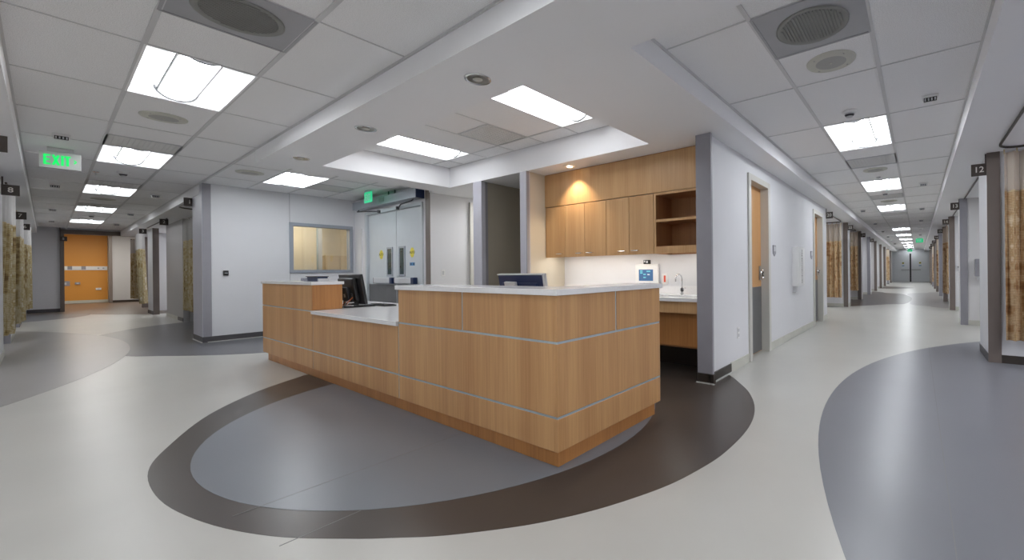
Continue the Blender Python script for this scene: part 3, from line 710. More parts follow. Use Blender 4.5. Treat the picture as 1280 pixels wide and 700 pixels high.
# ------------------------------------------------------------------ bays along the right hall
def partition(name,x,ys,ye,label,pier,side,mat,trim):
    """Wall between two bays, end cap facing the station, short pier face on the hall."""
    mb = MB(); t = 0.12
    yh = ys
    mb.box(x+0.02,x+0.02+t,min(yh,ye),max(yh,ye),0,ZS+0.02)
    sg = -1 if ye < ys else 1
    if pier > 0.2: mb.box(x+0.02+t,x+pier,yh,yh+sg*0.12,0,ZS+0.02)
    o = struct(name, mb, mat, label)
    B(x,x+0.02,yh-sg*0.006,yh+sg*0.115,0,ZS).build('end_trim', trim, o)
    B(x+0.02,x+max(pier,0.14),yh-sg*0.008,yh,0,0.10).build('baseboard', m_base if x < 8 else m_baselt, o)
    B(x+0.005,x+0.02,yh+sg*0.115,ye,0,0.10).build('baseboard', m_basebr if x < 8 else m_baselt, o)
    return o
RB = [6.79,10.95,14.55,18.15,21.75,25.35,28.95,32.55,36.15,39.75]
for i,x in enumerate(RB):
    partition('wall_bay_right', x,-0.70,-4.6,'white bay wall, %s on the numbered side of right hall' % ORD[i],0.90 if i == 0 else 0.45,-1,[m_wall,m_wallgrey,m_wall][i%3],[m_trimbr,m_trim,m_trimbr][i%3])  # greyer copy of the wall tone puts shade into the colour
LB = [14.3,17.9,21.5,25.1,28.7,32.3,35.9,39.5]
for i,x in enumerate(LB):
    partition('wall_bay_left', x,YR,5.0,'grey bay wall, %s beyond the long white wall' % ORD[i],0.55,1,[m_wall,m_wallgrey][i%2],[m_trimbr,m_trimbr,m_trim,m_trimbr][i%4])
wallseg('wall_bays_rear', [(2,43,-4.7,-4.6,0,ZS+0.02)], m_wall, 'rear wall of the numbered bays, right hall')
wallseg('wall_bays_far', [(10.72,43,5.0,5.1,0,ZS+0.02)], m_wall, 'rear wall of bays twenty and on, right hall')
we = wallseg('wall_hall_end', [(43.0,43.1,-4.6,5.0,0,ZC+0.35)], m_wall, 'white end wall of the right hall')
de = thing('door_5',(43,0.53,0),'pale double doors with black centre gap at the right hall end','door',None,'structure')
for (a,b) in ((-0.66,0.49),(0.60,1.70)):
    lf = B(42.95,43.0,a,b,0.02,2.4).build('door_leaf', m_wall, de)
    B(42.90,42.95,(a+0.5) if a < 0 else 0.62,0.47 if a < 0 else 1.2,0.98,1.06).build('push_bar', m_steel, lf)
    yc = -0.12 if a < 0 else 1.06
    MB().cyl((42.94,yc,1.6),(42.95,yc,1.6),0.085,n=8).build('caution_sticker', m_yellow, lf)
    B(42.935,42.94,yc-0.06,yc+0.06,1.57,1.63).build('sticker_band', m_charcoal, lf); B(42.94,42.95,yc-0.09,yc+0.09,1.34,1.40).build('blue_sticker', m_blue, lf)
B(42.93,43.0,0.49,0.60,0.0,2.4).build('centre_post', m_black, de)
# orange wooden door in a bay far down the hall
d6 = thing('door_6',(26.2,4.9,0),'orange wooden door inside a far bay of the right hall','door',None,'structure')
B(25.24,25.29,2.0,3.2,0,2.2).build('door_frame', m_frame, d6)
lf = B(25.20,25.24,2.08,3.1,1.05,2.12).build('door_leaf', m_wooddr, d6); B(25.20,25.24,2.08,3.1,0.02,1.0).build('lower_leaf', m_wooddr, d6)

# unseen lamps added in bays and behind the viewer as fill light
def make_fill_lamp(x,y,z,label):
    t = thing('fill_lamp',(x,y,z),label,'ceiling light','added fill lamps')
    B(x-0.62,x+0.62,y-0.30,y+0.30,z-0.05,z-0.021).build('housing', m_white, t)
    B(x-0.58,x+0.58,y-0.26,y+0.26,z-0.065,z-0.05).build('lens', m_fill_lens, t, bevel=0.01)
    return t
bl = make_fill_lamp(4.6,-2.6,ZS,'added unseen fill lamp in the bay behind the curtain by sign 12')
for i,x in enumerate((8.9,12.8,16.4,20.0,23.6,27.2,30.8,34.4,38.0)): dup(bl,(x,-2.6,ZS),'added unseen fill lamp, %s numbered bay of right hall' % ORD[i+1])
for i,x in enumerate((12.6,16.2,19.8,23.4,27.0,30.6,34.2,37.8)): dup(bl,(x,3.4,ZS),'added unseen fill lamp, %s bay beyond the white wall' % ORD[i])
for i,y in enumerate((-2.5,3.0,7.6,12.0,15.9,19.5)): dup(bl,(-2.4,y,ZS),'added unseen fill lamp, %s bay on the sign eight side' % ORD[i])
dup(bl,(3.5,18.8,ZS),'added unseen fill lamp inside bay two'); dup(bl,(5.6,-3.75,ZS),'added unseen fill lamp behind the viewer'); dup(bl,(2.6,-1.9,ZS),'added unseen fill lamp under the soffit behind the viewer'); dup(bl,(-1.6,0.4,ZS),'added unseen fill lamp under the soffit left of the viewer'); dup(bl,(2.4,-4.0,ZS),'added unseen fill lamp under the soffit by the rear wall'); dup(bl,(5.6,6.3,ZS),'added unseen fill lamp in the passage by the double doors')
dup(bl,(3.4,21.6,ZS),'added unseen fill lamp inside bay three')

# ------------------------------------------------------------------ left hall
wl_face = 2.0
def lwall(y0,y1,x,xe,label,mat=m_wall):
    """Pier face on the hall (plane x) with return walls running away from the hall."""
    o = struct('wall_bay_left_hall', MB().box(x,x+0.12,y0,y1,0,ZS+0.02).box(x+0.12,xe,y0,y0+0.12,0,ZS+0.02), mat, label)
    B(x-0.008,x+0.12,y0-0.012,y0,0,ZS).build('end_trim', m_trimbr, o)
    B(x-0.016,x-0.008,y0,y1,0,0.1).build('baseboard', m_base, o)
    return o
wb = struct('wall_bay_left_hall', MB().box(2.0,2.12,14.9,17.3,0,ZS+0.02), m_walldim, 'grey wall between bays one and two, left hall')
B(1.992,2.0,14.9,15.6,0,0.1).build('baseboard', m_base, wb); B(1.992,2.0,15.6,17.3,0,0.1).build('baseboard', m_baselt, wb)
B(1.975,1.992,14.9,17.3,0,0.011).build('base_weld', m_weld, wb)
wallseg('wall_bay_one', [(2.12,2.75,14.9,15.02,0,ZS+0.02),(2.65,2.75,11.8,14.9,0,ZS+0.02)], m_wallgrey, 'dim grey walls inside bay one')
wallseg('wall_bay_two', [(2.12,4.4,20.4,20.52,0,ZS+0.02),(4.4,4.5,15.02,23.0,0,ZS+0.02),(2.12,4.4,17.2,17.3,0,ZS+0.02)], m_wall, 'white walls inside bay two')
pc = struct('wall_pier_two', B(1.86,1.99,18.5,19.5,0,ZS+0.02), m_wall, 'pale pier between bays two and three')
B(1.86,1.99,18.485,18.5,0,ZS).build('end_trim', m_trimbr, pc); B(1.85,1.86,18.485,19.5,0,0.11).build('baseboard', m_base, pc)
# left side piers
for i,(y0,y1,tx) in enumerate(((9.55,10.95,m_wall),(12.95,14.85,m_wall),(16.9,18.4,m_wall),(20.6,23.0,m_wall))):
    o = struct('wall_bay_west', MB().box(-0.49,-0.37,y0,y1,0,ZS+0.02).box(-4.2,-0.49,y0+0.2,y0+0.3,0,ZS+0.02), tx, ['white pier at bay nine, left hall','white pier between bays eight and seven','white pier between bays seven and six','white wall beyond bay six, left hall'][i])
    B(-0.37,-0.362,y0,y1,0,0.1).build('baseboard', m_baselt if i < 2 else m_base, o)
    B(-0.49,-0.366,y0-0.012,y0,0,ZS).build('end_trim', m_trim, o)
wallseg('wall_west', [(-4.3,-4.2,-5.5,23,0,ZS+0.02)], m_wall, 'rear wall of the left hall bays')
# end of left hall
we2 = wallseg('wall_left_hall_end', [(-4.2,0.34,23.0,23.12,0,ZC+0.3),(2.2,4.4,23.0,23.12,0,ZC+0.3),(0.34,2.2,23.0,23.12,2.66,ZC+0.3)], m_wall, 'grey end wall of left hall with a wide opening')
B(-0.4,0.28,22.985,23.0,0,0.11).build('baseboard', m_base, we2)
fo = thing('trim_1',(1.25,23.0,0),'dark brown frame around the opening to the orange room','trim',None,'structure')
B(0.27,0.36,22.96,23.14,0,2.66).build('jamb', m_trimbr, fo); B(2.05,2.2,22.94,23.14,0,2.66).build('jamb', m_trimbr, fo); B(0.27,2.2,22.95,23.14,2.58,2.72).build('header', m_trimbr, fo)
# orange room
wo = wallseg('wall_orange', [(-2,1.62,29.5,29.6,0,3.05)], m_orange, 'orange accent wall at the end of left hall')
B(0.2,1.62,29.485,29.5,0,0.12).build('baseboard', m_baselt, wo)
hr = thing('service_rail',(0.9,29.5,1.5),'white service rail with outlets on the orange wall','wall rail')
B(-0.5,1.61,29.46,29.5,1.43,1.60).build('rail', m_white, hr)
for x in (0.60,0.96): B(x-0.06,x+0.06,29.44,29.46,1.46,1.60).build('outlet_box', m_trim, hr); 
for x in (1.36,1.50): B(x-0.025,x+0.025,29.45,29.46,1.49,1.54).build('gas_port', m_steel, hr)
for (x,z,wd_,hh,lab,mt) in ((0.44,0.86,0.16,0.10,'grey box low on the orange wall by the jamb',m_trim),(0.80,0.86,0.07,0.05,'small grey outlet in the middle of the orange wall',m_trim),(1.36,0.60,0.075,0.045,'white outlet low on the orange wall',m_white)):
    t = thing('wall_box',(x,29.5,z),lab,'outlet'); B(x-wd_,x+wd_,29.46,29.5,z-hh,z+hh).build('plate', mt, t); B(x-wd_*0.45,x+wd_*0.45,29.45,29.46,z-hh*0.45,z+hh*0.45).build('socket', m_lightgrey, t)
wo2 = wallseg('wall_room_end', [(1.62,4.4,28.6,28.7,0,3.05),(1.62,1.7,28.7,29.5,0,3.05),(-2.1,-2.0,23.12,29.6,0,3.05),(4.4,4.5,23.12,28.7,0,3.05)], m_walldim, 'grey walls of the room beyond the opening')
B(1.60,1.70,28.57,28.6,0,3.05).build('corner_trim', m_trimbr, wo2); B(1.70,4.4,28.585,28.6,0,0.1).build('baseboard', m_basebr, wo2)
sof('white ceiling of the orange room', B(-2,4.4,23.12,29.6,3.05,3.09))
rl = thing('room_fill_light',(0.9,26.5,3.05),'long unseen lamp added to brighten the orange room','ceiling light')  # added lamp, hidden behind the header, that brightens the orange wall
B(0.1,2.3,26.2,26.8,3.0,3.049).build('housing', m_white, rl); B(0.13,2.27,26.23,26.77,2.985,3.0).build('lens', emit('room fill glow',(1,0.95,0.86),18.0), rl)
# walls behind and beside the camera
wallseg('wall_rear', [(-4.3,43,-5.6,-5.5,0,ZC+0.3)], m_wall, 'white wall behind the viewer')

# ------------------------------------------------------------------ curtains
def make_curtain(pts, zb, zt, znet, folds, amp, mat, matn, label, seed, flare=0.0, hooks=True):
    """Gathered cubicle curtain along a floor path: cloth, open netting above, hem, hooks."""
    rnd = random.Random(seed)
    P = [Vector((*p,0)) for p in pts]
    seg = [(P[i+1]-P[i]).length for i in range(len(P)-1)]; L = sum(seg)
    def at(s):
        s = min(max(s,0),L); i = 0
        while i < len(seg)-1 and s > seg[i]: s -= seg[i]; i += 1
        d = (P[i+1]-P[i]).normalized(); return P[i]+d*s, Vector((-d.y,d.x,0))
    nx = folds*8; ph = [rnd.uniform(-0.6,0.6) for _ in range(folds+2)]; am = [rnd.uniform(0.65,1.25) for _ in range(folds+2)]
    def surf(u,z):
        s = u*L; k = u*folds; i = int(k); fr_ = k-i
        a = am[i]*(1-fr_)+am[i+1]*fr_; pz = ph[i]*(1-fr_)+ph[i+1]*fr_
        t = (zt-z)/(zt-zb)
        o = 1.35*amp*a*math.sin(2*PI*k+pz*t*1.2)*(0.75+0.35*t)+flare*t*t*(0.5+0.5*math.sin(3*u+seed))
        p,n = at(s+0.25*amp*math.sin(4*PI*k)); return (p.x+n.x*o,p.y+n.y*o,z)
    c = at(L/2)[0]
    t = thing('cubicle_curtain',(c.x,c.y,0),label,'curtain','cubicle curtains')
    def sheet(z0,z1,nz):
        vs = [surf(i/nx,z0+(z1-z0)*j/nz) for j in range(nz+1) for i in range(nx+1)]
        fs = [(j*(nx+1)+i,j*(nx+1)+i+1,(j+1)*(nx+1)+i+1,(j+1)*(nx+1)+i) for j in range(nz) for i in range(nx)]
        return MB().add(vs,fs)
    sheet(zb,znet,8).build('fabric', mat, t, smooth=True)
    sheet(znet,zt,4).build('netting', matn, t, smooth=True)
    hm = [surf(i/nx,znet) for i in range(nx+1)]
    hv = []; 
    for q in hm: hv += [(q[0],q[1],q[2]-0.012),(q[0],q[1],q[2]+0.012)]
    MB().add(hv,[(2*i,2*i+2,2*i+3,2*i+1) for i in range(nx)]).build('band', m_hem, t)
    if hooks:
        for k in range(folds+1):
            q = surf(min(k/folds,1),zt)
            MB().cyl((q[0],q[1],zt-0.02),(q[0],q[1],min(zt+0.035,ZS)),0.007,n=6).build('hook', m_hem, t)
    return t
CZ = dict(zb=0.31, zt=2.52, znet=2.0)
def crt(pts,folds,amp,right,label,seed,**k):
    z = dict(CZ); z.update({q:k.pop(q) for q in list(k) if q in z})
    return make_curtain(pts, z['zb'], z['zt'], z['znet'], folds, amp, m_cur_r if right else m_cur_l, m_net_r if right else m_net_l, label, seed, **k)
crt([(6.60,-0.83),(6.60,-1.6)],7,0.035,True,'tan striped curtain right beside the sign numbered 12',1,znet=2.06)
crt([(13.9,1.86),(13.9,2.6)],6,0.045,True,'tan curtain hanging under sign 20, right hall',2)
crt([(17.5,1.80),(17.5,2.5)],5,0.05,True,'brown tan curtain in the second bay past the white wall',3,zb=0.36)
crt([(18.05,-0.70),(17.6,-0.80),(17.2,-0.76)],5,0.04,True,'tan curtain in the bay of sign fourteen, right hall',4)
crt([(24.9,-0.72),(24.4,-0.85)],3,0.05,True,'tan curtain farther along, beyond bay fourteen',5)
crt([(32.1,-0.72),(31.4,-0.85)],3,0.05,True,'small tan curtain far down the numbered bays',6)
crt([(35.5,1.72),(34.7,1.85)],3,0.05,True,'small tan curtain far down the unnumbered bays',7)
crt([(-0.40,10.98),(-0.33,11.9),(-0.36,12.9)],7,0.045,False,'olive striped curtain under sign eight, left hall',8,flare=0.10,zb=0.24)
crt([(-0.36,14.9),(-0.33,15.9),(-0.36,16.85)],6,0.05,False,'olive striped curtain under sign seven, left hall',9,flare=0.06,zb=0.2)
crt([(-0.36,18.45),(-0.28,19.5),(-0.33,20.5)],6,0.05,False,'olive striped curtain under sign six, left hall',10,flare=0.08)
crt([(2.03,12.7),(2.03,14.85)],8,0.04,False,'olive brown curtain in bay one beside the pale pier',11)
crt([(1.78,19.85),(1.80,21.2)],5,0.06,False,'pale striped curtain under sign three, left hall',12,flare=-0.1,zb=0.28)
crt([(2.0,23.3),(1.9,24.4)],4,0.05,False,'brown curtain under sign four beyond the opening',13)
def track(name,pts,label):
    o = MB().tube(pts,0.013,6).build('track_rail', m_track); o.name = 'curtain_track'
    return tag(o,label,'curtain track','ceiling curtain tracks')
def rnd_corner(a,b,c,r=0.25,n=6):
    a,b,c = Vector(a),Vector(b),Vector(c); u = (a-b).normalized(); v = (c-b).normalized(); out = [tuple(a)]
    for i in range(n+1):
        t = i/n; p = b+u*r*(1-t)**2+v*r*t**2; out.append(tuple(p))
    return out+[tuple(c)]
zt_ = ZS-0.013
track('t',rnd_corner((3.2,-0.77,zt_),(6.60,-0.77,zt_),(6.60,-3.2,zt_)),'bronze curved curtain track above the curtain by sign 12')
track('t',[(7.7,-0.77,zt_),(10.9,-0.77,zt_)],'straight bronze track between the first two numbered bays')
track('t',[(11.4,-0.77,zt_),(14.5,-0.77,zt_)],'straight bronze track at bay thirteen, right hall')
track('t',[(15.0,-0.77,zt_),(18.1,-0.77,zt_)],'straight bronze track at bay fourteen, right hall')
track('t',rnd_corner((10.74,1.84,zt_),(13.9,1.84,zt_),(13.9,4.5,zt_)),'bronze curtain track under sign 20, right hall')
track('t',rnd_corner((14.9,1.84,zt_),(17.5,1.84,zt_),(17.5,4.5,zt_)),'bronze curtain track at the second bay past the white wall')
track('t',rnd_corner((1.60,11.2,zt_),(1.60,12.45,zt_),(2.5,12.6,zt_)),'bronze track under the soffit by sign one')
track('t',[(1.75,15.0,zt_),(1.75,18.4,zt_)],'bronze track under the soffit by sign two')
track('t',[(-0.34,11.0,zt_),(-0.34,12.9,zt_)],'bronze track above the curtain of sign 8')

# ------------------------------------------------------------------ bay number signs
def bay_sign(num,c,axis,right_side,lab):
    """0.15 m square plate standing out from the wall; axis 'x' faces -X, 'y' faces -Y."""
    t = thing('bay_sign',c,lab,'sign','bay number signs')
    x,y,z = c; h = 0.075
    if axis == 'x':
        B(x-0.006,x+0.006,y-h,y+h,z-h,z+h).build('plate', m_sign, t, bevel=0.002)
        text('numeral',num,0.10,(x-0.0075,y,z),(-1,0,0),m_signtx,t,1.0,0.0,0.001)
        e = y-h+0.01 if right_side else y+h-0.01; B(x-0.003,x+0.003,e-0.008,e+0.008,z+h,ZS).build('hanger', m_sign, t)
    else:
        B(x-h,x+h,y-0.006,y+0.006,z-h,z+h).build('plate', m_sign, t, bevel=0.002)
        text('numeral',num,0.10,(x,y-0.0075,z),(0,-1,0),m_signtx,t,1.0,0.0,0.001)
        e = x+h-0.01 if right_side else x-h+0.01; B(e-0.008,e+0.008,y-0.003,y+0.003,z+h,ZS if y < 20 else 3.05).build('hanger', m_sign, t)
    return t
zs = 2.385
NW = dict(zip('1 2 3 4 5 6 7 8 9 12 13 14 15 16 17 18 19 20 22 24 26'.split(),'one two three four five six seven eight nine twelve thirteen fourteen fifteen sixteen seventeen eighteen nineteen twenty twenty-two twenty-four twenty-six'.split()))
rs = list(zip('12 13 14 15 16 17 18 19'.split(),[x+0.05 for x in RB]))
for n_,x in rs: bay_sign(n_,(x,-0.625,2.39 if n_ == '12' else 2.44),'x',True,'brown square sign numbered %s, right hall bay' % NW[n_])
for n_,x in (('20',10.68),('22',14.34),('24',17.94),('26',21.54)): bay_sign(n_,(x,1.675,2.42),'x',False,'brown square sign numbered %s, beyond the white wall' % NW[n_])
for n_,x,y,z in (('1',1.535,10.75,2.50),('2',1.73,15.27,2.50),('3',1.71,18.9,2.50),('4',1.96,24.3,2.485)): bay_sign(n_,(x,y,z),'y',True,'brown square sign numbered %s, left hall bay' % NW[n_])
bay_sign('5',(0.345,22.935,2.41),'y',False,'brown square sign numbered five at the opening jamb')
for n_,x,y in (('6',-0.295,17.83),('7',-0.295,14.61),('8',-0.285,10.41),('9',-0.275,6.84)): bay_sign(n_,(x,y,zs+0.01),'y',False,'brown square sign numbered %s, left hall bay' % NW[n_])

# ------------------------------------------------------------------ exit signs
def strokes(t,at,h,w,mat=None,arrow=True):
    """EXIT in straight strokes; at(u, v) places a point of the sign face."""
    k = h*0.16; mat = mat or m_exit; H = h/2
    def bar(mb,a,b):
        a = Vector(a); b = Vector(b); d = (b-a).normalized(); n = Vector((-d.y,d.x))*k/2
        q = [a-n,b-n,b+n,a+n]; mb.add([at(p.x,p.y) for p in q],[(0,1,2,3)])
    L = {'E':[((0,-H),(0,H)),((0,H-k/2),(w,H-k/2)),((0,0),(w*0.9,0)),((0,-H+k/2),(w,-H+k/2))],'X':[((0,-H),(w,H)),((0,H),(w,-H))],'I':[((w/2,-H),(w/2,H))],'T':[((w/2,-H),(w/2,H)),((-w*0.08,H-k/2),(w*1.08,H-k/2))]}
    for i,ch in enumerate('EXIT'):
        mb = MB(); u0 = (-0.098,-0.038,0.010,0.048)[i]
        for a,b in L[ch]: bar(mb,(u0+a[0],a[1]),(u0+b[0],b[1]))
        mb.build('letter', mat, t)
    if arrow:
        mb = MB(); k *= 0.6; bar(mb,(0.118,0.022),(0.136,0)); bar(mb,(0.136,0),(0.118,-0.022)); mb.build('arrow', mat, t)
def exit_sign(c,axis,label,solid=False):
    x,y,z = c
    t = thing('exit_sign',c,label,'exit sign')
    w_,h_ = 0.155,0.10
    if axis == 'y':
        B(x-w_,x+w_,y-0.006,y+0.006,z-h_,z+h_).build('panel', m_exitp, t)
        B(x-0.10,x+0.10,y-0.025,y+0.025,z+h_,ZC).build('canopy', m_lightgrey, t)
        B(x+w_-0.006,x+w_,y-0.008,y-0.006,z-h_,z+h_).build('edge_strip', m_white, t)
        strokes(t,lambda u,v: (x-0.018+u*1.0, y-0.008, z+v), 0.125, 0.042)
    else:
        B(x-0.006,x+0.006,y-w_,y+w_,z-h_,z+h_).build('panel', m_exitg if solid else m_exitp, t)
        B(x-0.025,x+0.025,y-0.10,y+0.10,z+h_,ZC).build('canopy', m_lightgrey, t)
        strokes(t,lambda u,v: (x-0.008, y-u, z+v), 0.12, 0.045, m_exit if not solid else m_exitp, False)
    return t
exit_sign((0.115,8.60,2.60),'y','green EXIT sign hanging from the left hall ceiling')
exit_sign((3.60,8.50,2.62),'x','small green EXIT sign before the automatic double doors',True)
exit_sign((27.0,-0.06,2.62),'x','green EXIT sign far down the right hall ceiling',True)
exit_sign((41.3,0.55,2.60),'x','tiny green EXIT sign above the far end doors',True)

# ------------------------------------------------------------------ reception desk
DX, DY, DE = 1.73, 1.705, 2.905
Y1, Y2, Y3 = 3.555, 5.47, 7.28
desk = thing('reception_desk',(2.3,4.5,0),'long wooden nurses station desk with white counters and metal strips','desk')
core = MB()
core.box(DX+0.03,DX+0.28,DY+0.03,Y1-0.005,0.10,1.025).box(DX+0.28,DE-0.03,DY+0.03,DY+0.28,0.10,1.025)
core.box(DX+0.03,DX+0.06,Y1,Y2,0.10,0.72).box(DX+0.03,DX+0.28,Y2+0.01,Y3-0.03,0.10,1.04)
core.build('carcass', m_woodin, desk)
PT = 0.024
def pan(x0,x1,y0,y1,z0,z1,mat=None): return B(x0,x1,y0,y1,z0,z1).build('wood_panel', mat or m_wood, desk, bevel=0.0015, seg=1)
G = 0.0065; SZ = (0.752,0.314); SH = 0.007
# long face
pan(DX,DX+PT,DY+PT,2.64-G,SZ[0]+SH,1.03); pan(DX,DX+PT,2.64+G,Y1-G,SZ[0]+SH,1.03)
pan(DX,DX+PT,DY+PT,Y1-G,SZ[1]+SH,SZ[0]-SH); pan(DX,DX+PT,DY+PT,Y1-G,0.115,SZ[1]-SH)
pan(DX,DX+PT,Y1+G,Y2-G,SZ[1]+SH,0.722); pan(DX,DX+PT,Y1+G,Y2-G,0.115,SZ[1]-SH)
pan(DX,DX+PT,Y2+PT,6.41-G/2,SZ[0]+SH,1.045); pan(DX,DX+PT,6.41+G/2,Y3,SZ[0]+SH,1.045)
pan(DX,DX+PT,Y2+G,Y3,SZ[1]+SH,SZ[0]-SH); pan(DX,DX+PT,Y2+G,Y3,0.115,SZ[1]-SH)
# end face
pan(DX,2.31-G,DY,DY+PT,SZ[0]+SH,1.03); pan(2.31+G,DE,DY,DY+PT,SZ[0]+SH,1.03)
pan(DX,DE,DY,DY+PT,SZ[1]+SH,SZ[0]-SH); pan(DX,DE,DY,DY+PT,0.115,SZ[1]-SH)
# returns beside the low counter and far end, inner side of the end wing
pan(DX,2.025,Y2,Y2+PT,0.765,1.045,m_woodk); pan(DX+PT,2.025,Y1-PT,Y1,0.765,1.03)
pan(DX+PT,2.025,Y3-PT,Y3,0.115,1.045); pan(DE-PT,DE,DY+PT,2.0,0.115,1.03); pan(2.02,DE-PT,2.0-PT,2.0,0.115,1.03)
pan(2.01,2.025,Y2+PT,Y3-PT,0.115,1.045); pan(2.01,2.025,2.0,Y1-PT,0.115,1.03)
# metal strips
def strip(*a): B(*a).build('metal_strip', m_alu, desk)
IN = 0.003
for z in SZ:
    strip(DX+IN,DX+PT,DY+IN,Y1-G,z-SH,z+SH); strip(DX+PT,DE,DY+IN,DY+PT,z-SH,z+SH)
strip(DX+IN,DX+PT,Y1+G,Y2-G,SZ[1]-SH,SZ[1]+SH)
for z in SZ: strip(DX+IN,DX+PT,Y2+G,Y3,z-SH,z+SH)
strip(DX+IN,DX+PT,Y1-G,Y1+G,0.115,0.75); strip(DX+IN,DX+PT,Y2-G,Y2+G,0.115,0.74)
strip(DX+IN,DX+PT,2.64-G,2.64+G,SZ[0]+SH,1.03); strip(2.31-G,2.31+G,DY+IN,DY+PT,SZ[0]+SH,1.03)
B(DX+IN,DX+PT,6.41-G/2,6.41+G/2,SZ[0]+SH,1.045).build('reveal', m_woodin, desk)
# plinth
B(1.78,1.80,1.752,Y3-0.025,0.0,0.115).build('plinth', m_woodk, desk); B(1.80,DE-0.015,1.752,1.772,0,0.115).build('plinth', m_woodk, desk)
B(1.80,2.0,Y3-0.045,Y3-0.025,0,0.115).build('plinth', m_woodk, desk); B(DE-0.035,DE-0.015,1.772,2.0,0,0.115).build('plinth', m_woodk, desk)
# counters
MB().prism([(DX-0.02,DY-0.02),(DE+0.015,DY-0.02),(DE+0.015,2.02),(2.05,2.02),(2.05,Y1+0.015),(DX-0.02,Y1+0.015)],1.03,1.066).build('high_counter', m_quartz, desk, bevel=0.003)
B(DX-0.015,2.04,Y2-0.015,Y3+0.015,1.045,1.08).build('high_counter', m_quartz, desk, bevel=0.003)
MB().prism([(DX-0.018,Y1),(DX-0.018,Y2),(2.03,Y2),(2.03,Y3-0.03),(2.78,Y3-0.03),(2.78,2.03),(2.03,2.03),(2.03,Y1)],0.724,0.762).build('work_counter', m_quartz, desk, bevel=0.003)
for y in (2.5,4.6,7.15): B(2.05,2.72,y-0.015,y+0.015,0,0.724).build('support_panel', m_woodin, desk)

# ------------------------------------------------------------------ things on the desk
def tilt_map(px,pz,ang):
    c,s = math.cos(ang),math.sin(ang)
    return lambda p: Vector((px+(p.x-px)*c+(p.z-pz)*s, p.y, pz-(p.x-px)*s+(p.z-pz)*c))
mo = thing('computer_terminal',(2.27,5.7,0.762),'black computer monitor seen from behind on the low counter','monitor')
tm = tilt_map(2.26,0.80,math.radians(-9))
B(2.24,2.275,5.40,6.02,0.80,1.165).map(tm).build('screen_housing', m_black, mo, bevel=0.006)
B(2.275,2.278,5.42,6.0,0.82,1.15).map(tm).build('screen', m_dglass, mo)
B(2.19,2.24,5.50,5.94,0.84,1.125).map(tm).build('back_cover', m_black, mo, bevel=0.015)
B(2.185,2.19,5.53,5.74,1.04,1.10).map(tm).build('vent_panel', m_charcoal, mo)
B(2.15,2.19,5.62,5.80,0.85,1.02).map(tm).build('arm_mount', m_charcoal, mo, bevel=0.01)
B(2.16,2.24,5.56,5.82,0.775,0.93).build('stand', m_black, mo, bevel=0.01); B(2.06,2.40,5.50,5.88,0.762,0.782).build('foot', m_black, mo, bevel=0.006)
B(2.146,2.15,5.68,5.71,0.90,0.94).map(tm).build('port_label', m_white, mo)
for i,(y,mt) in enumerate(((5.56,m_rustcab),(5.60,m_lightgrey),(5.65,m_rustcab),(5.53,m_white))):
    MB().tube([(2.17,y,0.88-0.02*i),(2.10,y-0.03,0.82),(2.09,y-0.02+0.01*i,0.79),(2.15,y-0.04,0.785)],0.006,6).build('cable', mt, mo)
kb = thing('keyboard',(2.42,5.62,0.762),'flat black keyboard on the low white counter','keyboard')
B(2.42,2.56,5.30,5.72,0.762,0.778).build('case', m_black, kb, bevel=0.004)
kk = MB()
for r in range(5):
    for c_ in range(14): kk.box(2.432+r*0.024,2.451+r*0.024,5.32+c_*0.0275,5.342+c_*0.0275,0.778,0.783)
o = kk.build('keys', m_charcoal, kb); o['kind'] = 'stuff'
m2 = thing('computer_monitor',(2.36,2.71,0.762),'dark blue backed monitor behind the high white counter','monitor')
tm2 = tilt_map(2.36,1.0,math.radians(-10))
B(2.335,2.36,2.42,2.985,0.80,1.15).map(tm2).build('screen_housing', m_navy, m2, bevel=0.006)
B(2.33,2.366,2.415,2.43,0.80,1.155).map(tm2).build('side_bezel', m_lightgrey, m2); B(2.33,2.366,2.415,2.99,1.15,1.158).map(tm2).build('top_bezel', m_lightgrey, m2)
B(2.36,2.364,2.44,2.97,0.82,1.14).map(tm2).build('screen', m_dglass, m2)
B(2.325,2.335,2.50,2.93,0.86,1.085).map(tm2).build('back_cover', m_navy, m2, bevel=0.004)
B(2.295,2.318,2.725,2.865,0.78,1.098).map(tm2).build('stand_neck', m_lightgrey, m2, bevel=0.004); B(2.22,2.42,2.60,2.99,0.762,0.778).build('foot', m_lightgrey, m2, bevel=0.005)
bx = thing('brochure_holder',(1.9,5.95,1.08),'small clear and navy holder on the far high counter','holder')
B(1.86,1.96,5.70,6.05,1.08,1.135).build('navy_tray', m_navy, bx, bevel=0.004)
h_ = MB().box(1.84,1.844,5.95,6.20,1.08,1.12).box(1.844,1.96,6.196,6.20,1.08,1.12).box(1.844,1.96,6.05,6.196,1.08,1.083)
h_.build('acrylic_case', m_acryl, bx)
B(1.855,1.957,5.66,5.70,1.08,1.115).build('end_tab', m_lightgrey, bx)
B(1.85,1.965,5.69,6.06,1.135,1.142).build('tray_lid', m_charcoal, bx)

